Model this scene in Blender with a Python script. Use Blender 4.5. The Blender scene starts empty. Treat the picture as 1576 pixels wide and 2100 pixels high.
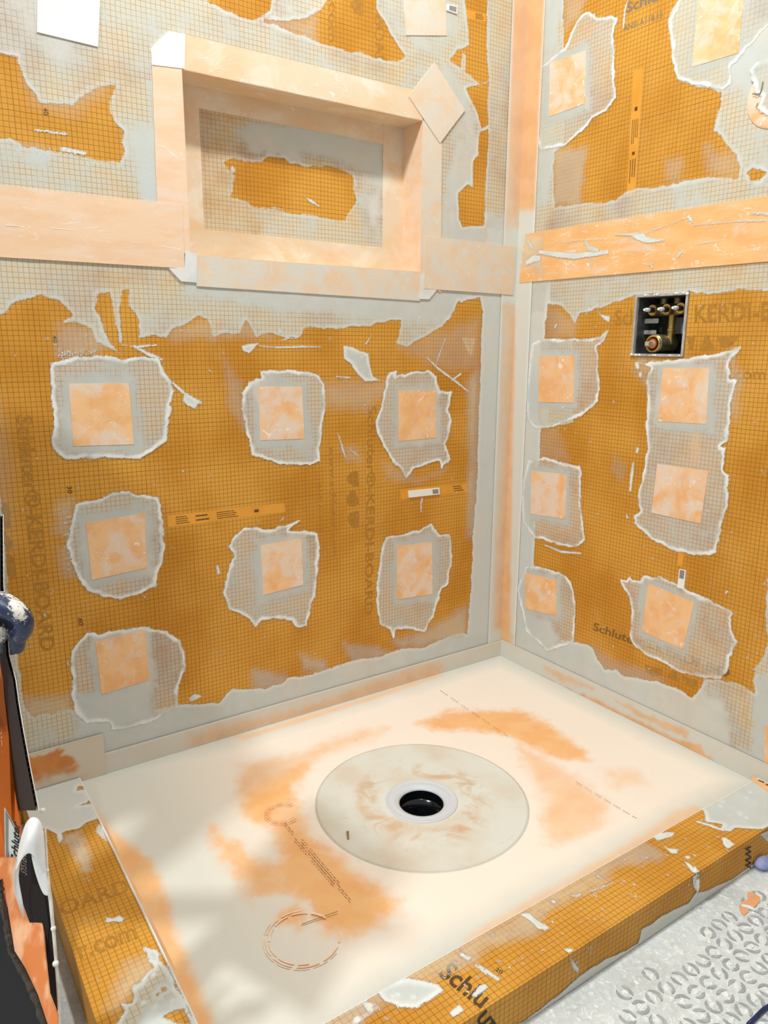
import bpy, bmesh, math, random
import numpy as np
from mathutils import Vector, Matrix

random.seed(7)
S = 0.00158                     # metres per calibration unit
SC = bpy.context.scene
COL = SC.collection

# ------------------------------------------------------------------ camera
RW = np.array([[0.82916498, -0.55897484, 0.00570652], [-0.11746907, -0.18421205, -0.97584166], [0.54652214, 0.80846339, -0.21840444]])           # rows: image right, image down, forward in world axes
FP = 1521.05
CAM = np.array([-995.04, -1042.14, 616.76]) * S
cam = bpy.data.cameras.new('camera')
cam.sensor_fit = 'VERTICAL'; cam.sensor_height = 36.0; cam.sensor_width = 27.0
cam.lens = FP * 36.0 / 2100.0
cam.clip_start = 0.01
co = bpy.data.objects.new('camera', cam); COL.objects.link(co)
rt, dn, fw = RW[0], RW[1], RW[2]
co.matrix_world = Matrix(((rt[0], -dn[0], -fw[0], CAM[0]), (rt[1], -dn[1], -fw[1], CAM[1]),
                          (rt[2], -dn[2], -fw[2], CAM[2]), (0, 0, 0, 1)))
SC.camera = co

# ------------------------------------------------------------------ light and exposure
SC.view_settings.view_transform = 'Standard'
SC.view_settings.look = 'None'
SC.view_settings.gamma = 1.0
SC.view_settings.use_curve_mapping = False
SC.view_settings.exposure = 0.16
W = bpy.data.worlds.new('world'); SC.world = W; W.use_nodes = True
W.node_tree.nodes['Background'].inputs[0].default_value = (0.93, 0.97, 1.0, 1)
W.node_tree.nodes['Background'].inputs[1].default_value = 0.42

def area(name, loc, size, power, col, target=None, shape='DISK'):
    l = bpy.data.lights.new(name, 'AREA'); l.shape = shape; l.size = size; l.energy = power; l.color = col
    o = bpy.data.objects.new(name, l); COL.objects.link(o); o.location = loc
    if target is not None:
        o.rotation_euler = (Vector(target) - Vector(loc)).to_track_quat('-Z', 'Y').to_euler()
    return o
CEIL = 1720 * S
area('shower_downlight_lamp', (-520*S, -470*S, CEIL - 0.012), 0.13, 26, (0.91, 0.97, 1.0), (-520*S, -470*S, 0))
area('room_downlight_lamp', (-3.05, -0.85, CEIL - 0.012), 0.22, 58, (0.93, 0.975, 1.0), (-3.05, -0.85, 0))

# ------------------------------------------------------------------ helpers
def ray(x, y):
    return rt*(x-788.0) + dn*(y-1050.0) + fw*FP

class Plane:
    """a real plane of the room; uv in metres"""
    def __init__(s, kind, off=0.0): s.k = kind; s.off = off
    def at(s, u, v, h=0.0):
        if s.k == 'L': return (u, s.off - h, v)
        if s.k == 'R': return (s.off - h, u, v)
        if s.k == 'C': return (u, s.off - h, v)
        return (u, v, s.off + h)
    def uv(s, x, y):
        d = ray(x, y); ax = {'L': 1, 'R': 0, 'C': 1, 'F': 2}[s.k]
        t = (s.off - CAM[ax]) / d[ax]; p = CAM + t*d
        return {0: (p[1], p[2]), 1: (p[0], p[2]), 2: (p[0], p[1])}[ax]
    def arr(s, U, V, H):
        o = np.full(U.shape, s.off)
        if s.k in 'LC': return np.stack([U, o-H, V], -1)
        if s.k == 'R': return np.stack([o-H, U, V], -1)
        return np.stack([U, V, o+H], -1)
    def poly(s, pts): return [s.uv(*p) for p in pts]
    flip = property(lambda s: s.k == 'R')

def z(ox, oy, k, pts): return [(ox + a/k, oy + b/k) for a, b in pts]
def A(*p): return z(0, 0, 2.814, p)
def B(*p): return z(540, 0, 2.814, p)
def CR(*p): return z(1040, 0, 2.94, p)
def D(*p): return z(1040, 560, 2.94, p)
def E(*p): return z(0, 560, 2.814, p)
def Fz(*p): return z(500, 640, 2.814, p)
def G(*p): return z(0, 1120, 2.814, p)
def Hz(*p): return z(500, 1150, 2.627, p)
def I(*p): return z(1000, 1120, 2.736, p)
def J(*p): return z(0, 1600, 3.152, p)
def K(*p): return z(400, 1500, 2.627, p)
def L(*p): return z(976, 1600, 2.627, p)
def N(*p): return z(290, 60, 4.776, p)

def tag(o, label=None, cat=None, group=None, kind=None):
    if label: o['label'] = label
    if cat: o['category'] = cat
    if group: o['group'] = group
    if kind: o['kind'] = kind
    return o
def empty(name, loc, label=None, cat=None, group=None, kind=None):
    o = bpy.data.objects.new(name, None); COL.objects.link(o); o.location = loc; o.empty_display_size = .05
    return tag(o, label, cat, group, kind)
def link(name, me, mat, parent=None):
    if mat and not me.materials: me.materials.append(mat)
    o = bpy.data.objects.new(name, me); COL.objects.link(o)
    if parent: setparent(o, parent)
    return o
def wloc(o):
    v = Vector(o.location)
    return v + wloc(o.parent) if o.parent else v
def setparent(o, p):
    o.parent = p; o.location = Vector(o.location) - wloc(p)
def mesh(name, verts, faces, mat, parent=None, smooth=False):
    """verts in world space; the origin is put at the middle of the piece's foot"""
    v = np.array(verts, float)
    c = (v.min(0) + v.max(0)) / 2
    me = bpy.data.meshes.new(name); me.from_pydata([tuple(q) for q in (v - c)], [], faces); me.update()
    if smooth:
        me.shade_smooth()
    o = link(name, me, mat); o.location = c
    if parent: setparent(o, parent)
    return o
def bm_obj(name, bm, mat, parent=None, smooth=False, auto=None):
    bmesh.ops.recalc_face_normals(bm, faces=bm.faces)
    c = Vector((0, 0, 0)); n = len(bm.verts)
    lo = Vector([min(v.co[i] for v in bm.verts) for i in range(3)]); hi = Vector([max(v.co[i] for v in bm.verts) for i in range(3)])
    c = (lo + hi) / 2
    for v in bm.verts: v.co -= c
    me = bpy.data.meshes.new(name); bm.to_mesh(me); bm.free()
    if smooth: me.shade_smooth()
    if auto: me.set_sharp_from_angle(angle=auto)
    o = link(name, me, mat); o.location = c
    if parent: setparent(o, parent)
    return o
def add_box(bm, lo, hi, bevel=0.0):
    r = bmesh.ops.create_cube(bm, size=1.0)
    for v in r['verts']:
        v.co = Vector([lo[i] + (v.co[i]+.5)*(hi[i]-lo[i]) for i in range(3)])
    if bevel:
        es = list({e for v in r['verts'] for e in v.link_edges})
        bmesh.ops.bevel(bm, geom=es, offset=bevel, segments=2, affect='EDGES', profile=.6)
def add_lathe(bm, prof, origin, axis=(0, 0, 1), seg=40, close=False):
    """prof: (radius, height along axis)"""
    q = Vector(axis).normalized().to_track_quat('Z', 'Y'); o = Vector(origin)
    rings = []
    for r, h in prof:
        if r < 1e-6: rings.append([bm.verts.new(o + q @ Vector((0, 0, h)))])
        else: rings.append([bm.verts.new(o + q @ Vector((r*math.cos(2*math.pi*i/seg), r*math.sin(2*math.pi*i/seg), h))) for i in range(seg)])
    for a, b in zip(rings, rings[1:]):
        for i in range(seg):
            j = (i+1) % seg
            if len(a) == 1 and len(b) == 1: continue
            if len(a) == 1: bm.faces.new((a[0], b[j], b[i]))
            elif len(b) == 1: bm.faces.new((a[i], a[j], b[0]))
            else: bm.faces.new((a[i], a[j], b[j], b[i]))
def add_tube(bm, pts, rad, seg=10):
    P = [Vector(p) for p in pts]; rings = []
    R = rad if hasattr(rad, '__len__') else [rad]*len(P)
    up = Vector((0.1, .2, 1))
    for i, p in enumerate(P):
        t = (P[min(i+1, len(P)-1)] - P[max(i-1, 0)]).normalized()
        a = t.cross(up).normalized(); b = t.cross(a).normalized()
        rings.append([bm.verts.new(p + (a*math.cos(2*math.pi*k/seg) + b*math.sin(2*math.pi*k/seg))*R[i]) for k in range(seg)])
    for a, b in zip(rings, rings[1:]):
        for k in range(seg):
            bm.faces.new((a[k], a[(k+1) % seg], b[(k+1) % seg], b[k]))
    bm.faces.new(rings[0][::-1]); bm.faces.new(rings[-1])

# value noise in numpy
_rng = np.random.RandomState(11)
_T = _rng.rand(256, 256)
def vn(u, v, scale, oct=3, seed=0, ax=1.0):
    out = np.zeros(np.shape(u)); amp = 1.0; tot = 0
    for o in range(oct):
        x = u*scale*ax*(2**o) + seed*17.3 + o*31; y = v*scale*(2**o) + seed*5.7 + o*13
        xi = np.floor(x).astype(int); yi = np.floor(y).astype(int); fx = x-xi; fy = y-yi
        fx = fx*fx*(3-2*fx); fy = fy*fy*(3-2*fy)
        a = _T[xi % 256, yi % 256]; b = _T[(xi+1) % 256, yi % 256]; c = _T[xi % 256, (yi+1) % 256]; d = _T[(xi+1) % 256, (yi+1) % 256]
        out += amp*((a*(1-fx)+b*fx)*(1-fy) + (c*(1-fx)+d*fx)*fy); tot += amp; amp *= .55
    return out/tot - .5
def sdist(U, V, poly):
    """signed distance, positive inside"""
    P = np.array(poly, float); d2 = np.full(U.shape, 1e9); ins = np.zeros(U.shape, bool); n = len(P)
    for i in range(n):
        ax, ay = P[i]; bx, by = P[(i+1) % n]
        ex, ey = bx-ax, by-ay; L2 = ex*ex+ey*ey+1e-16
        t = np.clip(((U-ax)*ex + (V-ay)*ey)/L2, 0, 1)
        d2 = np.minimum(d2, (U-ax-t*ex)**2 + (V-ay-t*ey)**2)
        if ay != by:
            c = ((ay > V) != (by > V)) & (U < (bx-ax)*(V-ay)/(by-ay) + ax); ins ^= c
    return np.where(ins, 1, -1)*np.sqrt(d2)

WID = 0.010      # width of the edge ramp stored on the mesh
class Field:
    """a thin skin of trowelled thinset on a plane"""
    def __init__(s, pl, u0, u1, v0, v1, res=0.003):
        s.pl = pl; s.res = res
        s.nu = max(3, int(round((u1-u0)/res))+1); s.nv = max(3, int(round((v1-v0)/res))+1)
        s.U, s.V = np.meshgrid(np.linspace(u0, u1, s.nu), np.linspace(v0, v1, s.nv))
        sh = s.U.shape
        s.edge = np.zeros(sh); s.dens = np.full(sh, .5); s.rim = np.zeros(sh); s.soft = np.zeros(sh); s.seed = 1
    def win(s, poly, m=0.05):
        P = np.array(poly); du = s.U[0, 1]-s.U[0, 0]; dv = s.V[1, 0]-s.V[0, 0]
        a = int((P[:, 0].min()-m-s.U[0, 0])/du); b = int((P[:, 0].max()+m-s.U[0, 0])/du)+2
        c = int((P[:, 1].min()-m-s.V[0, 0])/dv); d = int((P[:, 1].max()+m-s.V[0, 0])/dv)+2
        return slice(max(c, 0), max(d, 0)), slice(max(a, 0), max(b, 0))
    def sd(s, poly, rag, m=0.05):
        w = s.win(poly, m); U = s.U[w]; V = s.V[w]; s.seed += 1
        if U.size == 0: return w, U
        d = sdist(U, V, poly)
        if rag:
            d = d + rag*(1.3*vn(U, V, 50, 2, s.seed) + .55*vn(U, V, 170, 2, s.seed+3))
        return w, d
    def add(s, pts, dens=.5, rag=.006, rim=.7, px=True):
        poly = s.pl.poly(pts) if px else pts
        w, d = s.sd(poly, rag)
        if d.size == 0: return s
        e = np.clip(.5 + d/WID, 0, 1); U_w = s.U[w]; V_w = s.V[w]
        s.dens[w] = np.where(e > .15, dens + .0*d, s.dens[w])
        g = np.exp(-((d-.0034)/.0046)**2)*rim*(.65+1.1*vn(U_w, V_w, 40, 2, s.seed))
        s.rim[w] = np.where(d > -.012, np.maximum(g, s.rim[w]*(1-e)), s.rim[w])
        s.edge[w] = np.maximum(s.edge[w], e)
        return s
    def cut(s, pts, rag=.006, rim=.18, px=True):
        poly = s.pl.poly(pts) if px else pts
        w, d = s.sd(poly, rag)
        if d.size == 0: return s
        e = np.clip(.5 - d/WID, 0, 1)
        g = np.exp(-((d+.0035)/.0045)**2)*rim
        s.rim[w] = np.maximum(s.rim[w]*e, g*s.edge[w])
        s.edge[w] = np.minimum(s.edge[w], e)
        return s
    def thick(s, pts, val, fe=.02, rag=.01, px=True):
        poly = s.pl.poly(pts) if px else pts
        w, d = s.sd(poly, rag, .05+fe)
        if d.size == 0: return s
        m = np.clip(.5+d/fe, 0, 1); m = m*m*(3-2*m)
        s.dens[w] = s.dens[w]*(1-m) + val*m
        return s
    def haze(s, pts, val, fe=.03, rag=.012, px=True):
        poly = s.pl.poly(pts) if px else pts
        w, d = s.sd(poly, rag, .05+fe)
        if d.size == 0: return s
        m = np.clip(.5+d/fe, 0, 1); m = m*m*(3-2*m)
        s.soft[w] = np.maximum(s.soft[w], val*m)
        return s
    def sethaze(s, pts, val, fe=.03, rag=.012, px=True):
        poly = s.pl.poly(pts) if px else pts
        w, d = s.sd(poly, rag, .05+fe)
        if d.size == 0: return s
        m = np.clip(.5+d/fe, 0, 1); m = m*m*(3-2*m)
        s.soft[w] = s.soft[w]*(1-m) + val*m
        return s
    def streak(s, pts, wd, dens=.85, rim=.6):
        """a smeared stroke along a line of pixels, wd in metres"""
        p = s.pl.poly(pts); left = []; right = []
        for i in range(len(p)):
            a = p[max(i-1, 0)]; b = p[min(i+1, len(p)-1)]
            tx, ty = b[0]-a[0], b[1]-a[1]; n = math.hypot(tx, ty)+1e-9
            k = .68*wd*(.35 + .65*math.sin(math.pi*(i+.4)/len(p)))/2
            left.append((p[i][0]-ty/n*k, p[i][1]+tx/n*k)); right.append((p[i][0]+ty/n*k, p[i][1]-tx/n*k))
        return s.add(left+right[::-1], dens, .0015, rim, px=False)
    def build(s, name, mat, parent, holes=(), keep=None, h0=.0004, full=False, hf=None, maskf=None):
        H = h0 + .0009*s.rim + .0004*s.dens + .0007*s.rim*vn(s.U, s.V, 300, 2, 9)
        if hf is not None: H = H + hf(s.U, s.V)
        vis = (s.edge > .22) | (s.soft > .03)
        if full: vis[:] = True
        q = vis[:-1, :-1] | vis[1:, :-1] | vis[:-1, 1:] | vis[1:, 1:]
        uc = (s.U[:-1, :-1]+s.U[1:, 1:])/2; vc = (s.V[:-1, :-1]+s.V[1:, 1:])/2
        for (a, b, c, d) in holes: q &= ~((uc > a) & (uc < b) & (vc > c) & (vc < d))
        if maskf is not None: q &= maskf(uc, vc)
        if keep: q &= (uc > keep[0]) & (uc < keep[1]) & (vc > keep[2]) & (vc < keep[3])
        jj, ii = np.nonzero(q); n = s.nu
        F = np.stack([jj*n+ii, jj*n+ii+1, (jj+1)*n+ii+1, (jj+1)*n+ii], 1)
        if s.pl.flip: F = F[:, ::-1]
        used, inv = np.unique(F, return_inverse=True); F = inv.reshape(F.shape)
        co_ = s.pl.arr(s.U, s.V, H).reshape(-1, 3)[used]
        c = (co_.min(0)+co_.max(0))/2
        me = bpy.data.meshes.new(name)
        me.vertices.add(len(co_)); me.vertices.foreach_set('co', (co_-c).astype(np.float32).ravel())
        me.loops.add(F.size); me.loops.foreach_set('vertex_index', F.astype(np.int32).ravel())
        me.polygons.add(len(F)); me.polygons.foreach_set('loop_start', np.arange(0, F.size, 4, dtype=np.int32))
        me.update(calc_edges=True)
        for nm, ar in (('edge', s.edge), ('dens', s.dens), ('rim', s.rim), ('soft', s.soft)):
            at = me.attributes.new(nm, 'FLOAT', 'POINT'); at.data.foreach_set('value', ar.reshape(-1)[used].astype(np.float32))
        me.shade_smooth()
        me.materials.append(mat)
        o = bpy.data.objects.new(name, me); COL.objects.link(o); o.location = c
        if parent: setparent(o, parent)
        return o

# ------------------------------------------------------------------ materials
class NT:
    def __init__(s, name):
        s.m = bpy.data.materials.new(name); s.m.use_nodes = True; s.t = s.m.node_tree; s.n = s.t.nodes
        s.b = s.n['Principled BSDF']; s.out = s.n['Material Output']
    def add(s, ty, ins=None, **kw):
        n = s.n.new(ty)
        for k, v in kw.items(): setattr(n, k, v)
        for k, v in (ins or {}).items():
            if isinstance(v, bpy.types.NodeSocket): s.t.links.new(v, n.inputs[k])
            else: n.inputs[k].default_value = v
        return n
    def math(s, op, a, b=0.0, c=None, clamp=False):
        i = {0: a, 1: b}
        if c is not None: i[2] = c
        return s.add('ShaderNodeMath', i, operation=op, use_clamp=clamp).outputs[0]
    def mix(s, f, a, b, blend='MIX'):
        n = s.add('ShaderNodeMix', None, data_type='RGBA', blend_type=blend)
        for k, v in ((0, f), (6, a), (7, b)):
            if isinstance(v, bpy.types.NodeSocket): s.t.links.new(v, n.inputs[k])
            else: n.inputs[k].default_value = v
        return n.outputs[2]
    def noise(s, sc, det=3, rough=.5, vec=None, dist=0.0):
        i = {'Scale': sc, 'Detail': det, 'Roughness': rough, 'Distortion': dist}
        if vec is not None: i['Vector'] = vec
        return s.add('ShaderNodeTexNoise', i).outputs[0]
    def ramp(s, v, a, b):
        return s.add('ShaderNodeMapRange', {0: v, 1: a, 2: b, 3: 0.0, 4: 1.0}, interpolation_type='SMOOTHSTEP').outputs[0]
    def attr(s, nm): return s.add('ShaderNodeAttribute', None, attribute_name=nm).outputs['Fac']
    def set(s, col=None, rough=None, bump=None, bs=.3, bd=.001, metal=None, spec=None):
        for k, v in (('Base Color', col), ('Roughness', rough), ('Metallic', metal), ('Specular IOR Level', spec)):
            if v is None: continue
            if isinstance(v, bpy.types.NodeSocket): s.t.links.new(v, s.b.inputs[k])
            else: s.b.inputs[k].default_value = v
        if bump is not None:
            bn = s.add('ShaderNodeBump', {'Strength': bs, 'Distance': bd, 'Height': bump}); s.t.links.new(bn.outputs[0], s.b.inputs['Normal'])
        return s
def C3(r, g, b):
    f = lambda c: (c/255/12.92 if c/255 <= .04045 else ((c/255+.055)/1.055)**2.4)
    return (f(r), f(g), f(b), 1)

def pos(t, scale=None):
    p = t.add('ShaderNodeNewGeometry').outputs['Position']
    if scale: p = t.add('ShaderNodeMapping', {'Vector': p, 'Scale': scale}).outputs[0]
    return p
ORANGE = C3(218, 158, 62); ORANGE2 = C3(199, 135, 38)
def board_mat(name, base=ORANGE, base2=ORANGE2):
    """orange foam-board facing with a printed 1 cm cutting grid"""
    t = NT(name); p = pos(t); sp = t.add('ShaderNodeSeparateXYZ', {0: p})
    nn = t.add('ShaderNodeSeparateXYZ', {0: t.add('ShaderNodeNewGeometry').outputs['True Normal']})
    wob = t.math('MULTIPLY', t.math('SUBTRACT', t.noise(14, 2, vec=p), .5), .0016)
    line = None; maj = None
    for a in (0, 1, 2):
        g = t.math('LESS_THAN', t.math('ABSOLUTE', nn.outputs[a]), .7)
        v = t.math('ADD', sp.outputs[a], wob)
        for per, wd in ((.010, .00068), (.10, .0010)):
            fr = t.math('PINGPONG', v, per/2)
            l = t.add('ShaderNodeMapRange', {0: fr, 1: wd*.45, 2: wd*1.15, 3: 1.0, 4: 0.0}).outputs[0]
            l = t.math('MULTIPLY', l, g)
            if per < .05: line = l if line is None else t.math('MAXIMUM', line, l)
            else: maj = l if maj is None else t.math('MAXIMUM', maj, l)
    n1 = t.noise(5, 4, vec=p); n2 = t.noise(60, 3, vec=p)
    c = t.mix(t.ramp(n1, .35, .68), base, base2)
    dust = t.math('MULTIPLY', t.ramp(t.noise(9, 5, .62, vec=p), .52, .78), .30)
    c = t.mix(dust, c, C3(216, 170, 98))
    c = t.mix(t.math('MULTIPLY', line, t.math('ADD', .50, t.math('MULTIPLY', n2, .35))), c, C3(128, 76, 12))
    c = t.mix(t.math('MULTIPLY', maj, .22), c, C3(96, 55, 8))
    h = t.math('ADD', t.math('MULTIPLY', line, -.6), t.noise(900, 2, vec=p))
    return t.set(c, .62, h, .25, .0006, spec=.3).m
MBO = board_mat('orange_grid_board')

def film_nodes(t, p):
    """coverage and colour of thinset from the four attributes"""
    e, d, r, so = t.attr('edge'), t.attr('dens'), t.attr('rim'), t.attr('soft')
    fine = t.noise(520, 3, .6, vec=p); med = t.noise(26, 4, .6, vec=p, dist=.4); big = t.noise(6.5, 3, vec=p)
    m = t.ramp(t.math('ADD', e, t.math('MULTIPLY', t.math('SUBTRACT', fine, .5), 1.15)), .38, .62)
    var = t.math('ADD', t.math('MULTIPLY', t.math('SUBTRACT', med, .5), .55), t.math('MULTIPLY', t.math('SUBTRACT', big, .5), .8))
    mid = t.math('MULTIPLY', t.math('MULTIPLY', d, t.math('SUBTRACT', 1.0, d)), 4.0)
    dd = t.math('ADD', d, t.math('MULTIPLY', var, t.math('MULTIPLY', mid, .85)), clamp=True)
    dd = t.math('ADD', dd, t.math('MULTIPLY', r, .75), clamp=True)
    a1 = t.math('MULTIPLY', m, dd)
    so2 = t.math('MULTIPLY', so, t.math('ADD', .62, t.math('MULTIPLY', med, .76)), clamp=True)
    sp = t.add('ShaderNodeSeparateXYZ', {0: p}); nn = t.add('ShaderNodeSeparateXYZ', {0: t.add('ShaderNodeNewGeometry').outputs['True Normal']})
    wob = t.math('MULTIPLY', t.math('SUBTRACT', t.noise(14, 2, vec=p), .5), .0016); line = None
    for a in (0, 1, 2):                      # the film is scraped thin over the grooves of the cut grid
        l = t.add('ShaderNodeMapRange', {0: t.math('PINGPONG', t.math('ADD', sp.outputs[a], wob), .005), 1: .0003, 2: .0010, 3: 1.0, 4: 0.0}).outputs[0]
        l = t.math('MULTIPLY', l, t.math('LESS_THAN', t.math('ABSOLUTE', nn.outputs[a]), .7))
        line = l if line is None else t.math('MAXIMUM', line, l)
    a1 = t.math('MULTIPLY', a1, t.math('SUBTRACT', 1.0, t.math('MULTIPLY', t.math('MULTIPLY', line, .42), t.math('SUBTRACT', 1.0, t.ramp(dd, .66, .86)))))
    al = t.math('MAXIMUM', a1, so2)
    return al, m, r, dd, fine, med, big
def film_mat(name, hi=C3(208, 212, 206), lo=C3(243, 240, 210), rimc=C3(246, 246, 240)):
    t = NT(name); p = pos(t)
    al, m, r, dd, fine, med, big = film_nodes(t, p)
    c = t.mix(t.ramp(dd, .45, .95), lo, hi)
    c = t.mix(t.ramp(t.noise(5, 3, vec=p), .45, .7), c, C3(216, 212, 200))
    c = t.mix(t.math('MULTIPLY', r, .9, clamp=True), c, rimc)
    t.set(c, .85, t.math('ADD', fine, t.math('MULTIPLY', med, 2)), .35, .0008, spec=.2)
    tr = t.add('ShaderNodeBsdfTransparent'); mx = t.add('ShaderNodeMixShader', {0: al})
    t.t.links.new(tr.outputs[0], mx.inputs[1]); t.t.links.new(t.b.outputs[0], mx.inputs[2]); t.t.links.new(mx.outputs[0], t.out.inputs[0])
    return t.m
MF = film_mat('thinset_film')
MFG = film_mat('thinset_film_grey', C3(200, 204, 198), C3(238, 230, 206))

def fleece_mat(name, base=C3(244, 196, 144), base2=C3(240, 182, 124), amt=.5, seed=0.0, stretch=(1, 1, 1), pale=C3(232, 214, 196), streaks=1.0):
    """orange fleece membrane, chalky thinset residue and creases"""
    t = NT(name); p0 = pos(t); p = t.add('ShaderNodeMapping', {'Vector': p0, 'Location': (seed, seed*.7, seed*1.3), 'Scale': stretch}).outputs[0]
    c = t.mix(t.ramp(t.noise(18, 4, vec=p), .4, .62), base, base2)
    veil = t.math('MULTIPLY', t.ramp(t.noise(16, 4, .6, vec=p, dist=.8), .60-amt*.30, .86-amt*.30), .85)
    c = t.mix(veil, c, pale)
    w = t.add('ShaderNodeTexNoise', {'Vector': p, 'Scale': 26.0, 'Detail': 2.5, 'Distortion': 2.2, 'Roughness': .55}).outputs[0]
    crease = t.add('ShaderNodeMapRange', {0: t.math('ABSOLUTE', t.math('SUBTRACT', w, .5)), 1: .004, 2: .016, 3: 1.0, 4: 0.0}).outputs[0]
    br = t.ramp(t.noise(24, 2, vec=p0), .52, .66)
    crease = t.math('MULTIPLY', t.math('MULTIPLY', crease, br), .8*streaks)
    blot = t.math('MULTIPLY', t.ramp(t.noise(34, 5, .68, vec=p, dist=1.2), .62, .68), .9*streaks)
    c = t.mix(t.math('MAXIMUM', crease, blot), c, C3(248, 243, 234))
    h = t.math('ADD', t.noise(700, 2, vec=p0), t.math('MULTIPLY', t.math('MAXIMUM', crease, blot), 3.0))
    return t.set(c, .9, h, .3, .0008, spec=.15).m
MT = [fleece_mat('membrane_fleece_a', amt=.35, seed=0.0), fleece_mat('membrane_fleece_b', amt=.55, seed=3.1), fleece_mat('membrane_fleece_c', amt=.75, seed=7.7)]
MPALE = fleece_mat('membrane_fleece_pale', C3(228, 208, 184), C3(230, 200, 168), .75, 5.0, streaks=.35, pale=C3(216, 212, 200))
MBAND = fleece_mat('membrane_band', C3(240, 206, 172), C3(238, 198, 160), .55, 2.0, (.4, 1, 1.6), pale=C3(238, 212, 190), streaks=.35)
MBANDR = fleece_mat('membrane_band_right', C3(244, 192, 132), C3(240, 182, 118), .25, 9.0, (1, .5, 1.8), streaks=1.0)
MWHITE = fleece_mat('membrane_white', C3(248, 240, 226), C3(246, 232, 214), .9, 1.0, pale=C3(252, 248, 242), streaks=.2)
MNICHE = fleece_mat('membrane_niche', C3(228, 206, 176), C3(230, 198, 160), .5, 6.0, (.5, 1, .8), pale=C3(234, 222, 202), streaks=.5)
MGREY = fleece_mat('membrane_thinset_grey', C3(222, 224, 222), C3(214, 216, 212), .7, 4.0, pale=C3(228, 226, 220), streaks=.1)

def plain(name, col, rough=.6, metal=0.0, ns=0, nb=.3, var=None, spec=.4):
    t = NT(name); p = pos(t)
    c = col
    if var: c = t.mix(t.ramp(t.noise(ns or 30, 4, vec=p), .4, .65), col, var)
    return t.set(c, rough, t.noise((ns or 30)*6, 3, vec=p), nb, .0005, metal, spec).m
def coat_mat(name, base, base2, white, white2, rough=.85, stain=None):
    """fleece under a wiped coat: attribute soft = coverage, dens = shade of the coat"""
    t = NT(name); p = pos(t)
    so, d, r = t.attr('soft'), t.attr('dens'), t.attr('rim')
    med = t.noise(11, 3, .5, vec=p, dist=.5); fine = t.noise(420, 3, vec=p)
    b = t.mix(t.ramp(t.noise(20, 4, vec=p), .4, .62), base, base2)
    k = t.math('ADD', so, t.math('MULTIPLY', t.math('SUBTRACT', med, .5), t.math('MULTIPLY', t.math('MULTIPLY', so, t.math('SUBTRACT', 1.0, so)), 1.9)), clamp=True)
    w = t.mix(d, white, white2)
    c = t.mix(k, b, w)
    fl = t.math('MULTIPLY', t.ramp(t.noise(75, 3, .6, vec=p, dist=1.0), .70, .74), .35)
    c = t.mix(fl, c, C3(196, 186, 164))
    c = t.mix(t.math('MULTIPLY', r, .8, clamp=True), c, C3(246, 244, 236))
    return t.set(c, rough, t.math('ADD', fine, t.math('MULTIPLY', med, 3)), .3, .0006, spec=.2).m
M_CORE = plain('foam_core', C3(214, 150, 70), .8)
M_DRY = plain('skimmed_wall', C3(196, 176, 154), .9, ns=8, var=C3(214, 200, 182))
M_CEIL = plain('ceiling_paint', C3(244, 242, 236), .9, ns=10, var=C3(240, 238, 232))
M_INK = plain('board_ink', C3(180, 126, 42), .7, ns=90, var=C3(168, 116, 36))
M_INKD = plain('dark_ink', C3(88, 62, 30), .7)
M_INKM = plain('brown_ink', C3(130, 92, 34), .7)
M_INKG = plain('grey_ink', C3(132, 116, 96), .7)
M_STRIP = plain('plain_printed_strip', C3(228, 158, 54), .6, ns=20, var=C3(220, 150, 46))
M_PAPER = plain('sticker_paper', C3(238, 238, 234), .5)
M_BLACK = plain('black_print', C3(30, 32, 34), .6)
M_RAW = plain('raw_thinset_white', C3(238, 238, 230), .9, ns=120, nb=.8, var=C3(214, 216, 208))

# ------------------------------------------------------------------ the room
PL = Plane('L', 0.0); PR = Plane('R', 0.0); PF = Plane('F', 0.0)
NX0, NX1, NZ0, NZ1, ND = -616.5*S, -221.0*S, 737.0*S, 969.5*S, 51*S
VY0, VY1, VZ0, VZ1 = -360.5*S, -267.0*S, 603.0*S, 696.5*S
FLOORZ = -40*S
def slab(name, pl, us, vs, holes, th, mat, parent=None, matside=None):
    """board of thickness th behind plane pl, made of cells, minus holes"""
    bm = bmesh.new(); V = {}
    def vert(i, j, k):
        if (i, j, k) not in V: V[i, j, k] = bm.verts.new(pl.at(us[i], vs[j], -th if k else 0.0))
        return V[i, j, k]
    cells = {(i, j) for i in range(len(us)-1) for j in range(len(vs)-1)
             if not any(a-1e-6 <= us[i] and us[i+1] <= b+1e-6 and c-1e-6 <= vs[j] and vs[j+1] <= d+1e-6 for a, b, c, d in holes)}
    for (i, j) in cells:
        for k in (0, 1): bm.faces.new([vert(i, j, k), vert(i+1, j, k), vert(i+1, j+1, k), vert(i, j+1, k)][::(1 if k == 0 else -1)])
        for (di, dj, a, b) in ((-1, 0, (0, 0), (0, 1)), (1, 0, (1, 0), (1, 1)), (0, -1, (0, 0), (1, 0)), (0, 1, (0, 1), (1, 1))):
            if (i+di, j+dj) not in cells:
                bm.faces.new((vert(i+a[0], j+a[1], 0), vert(i+b[0], j+b[1], 0), vert(i+b[0], j+b[1], 1), vert(i+a[0], j+a[1], 1)))
    return bm_obj(name, bm, mat, parent)

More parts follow.
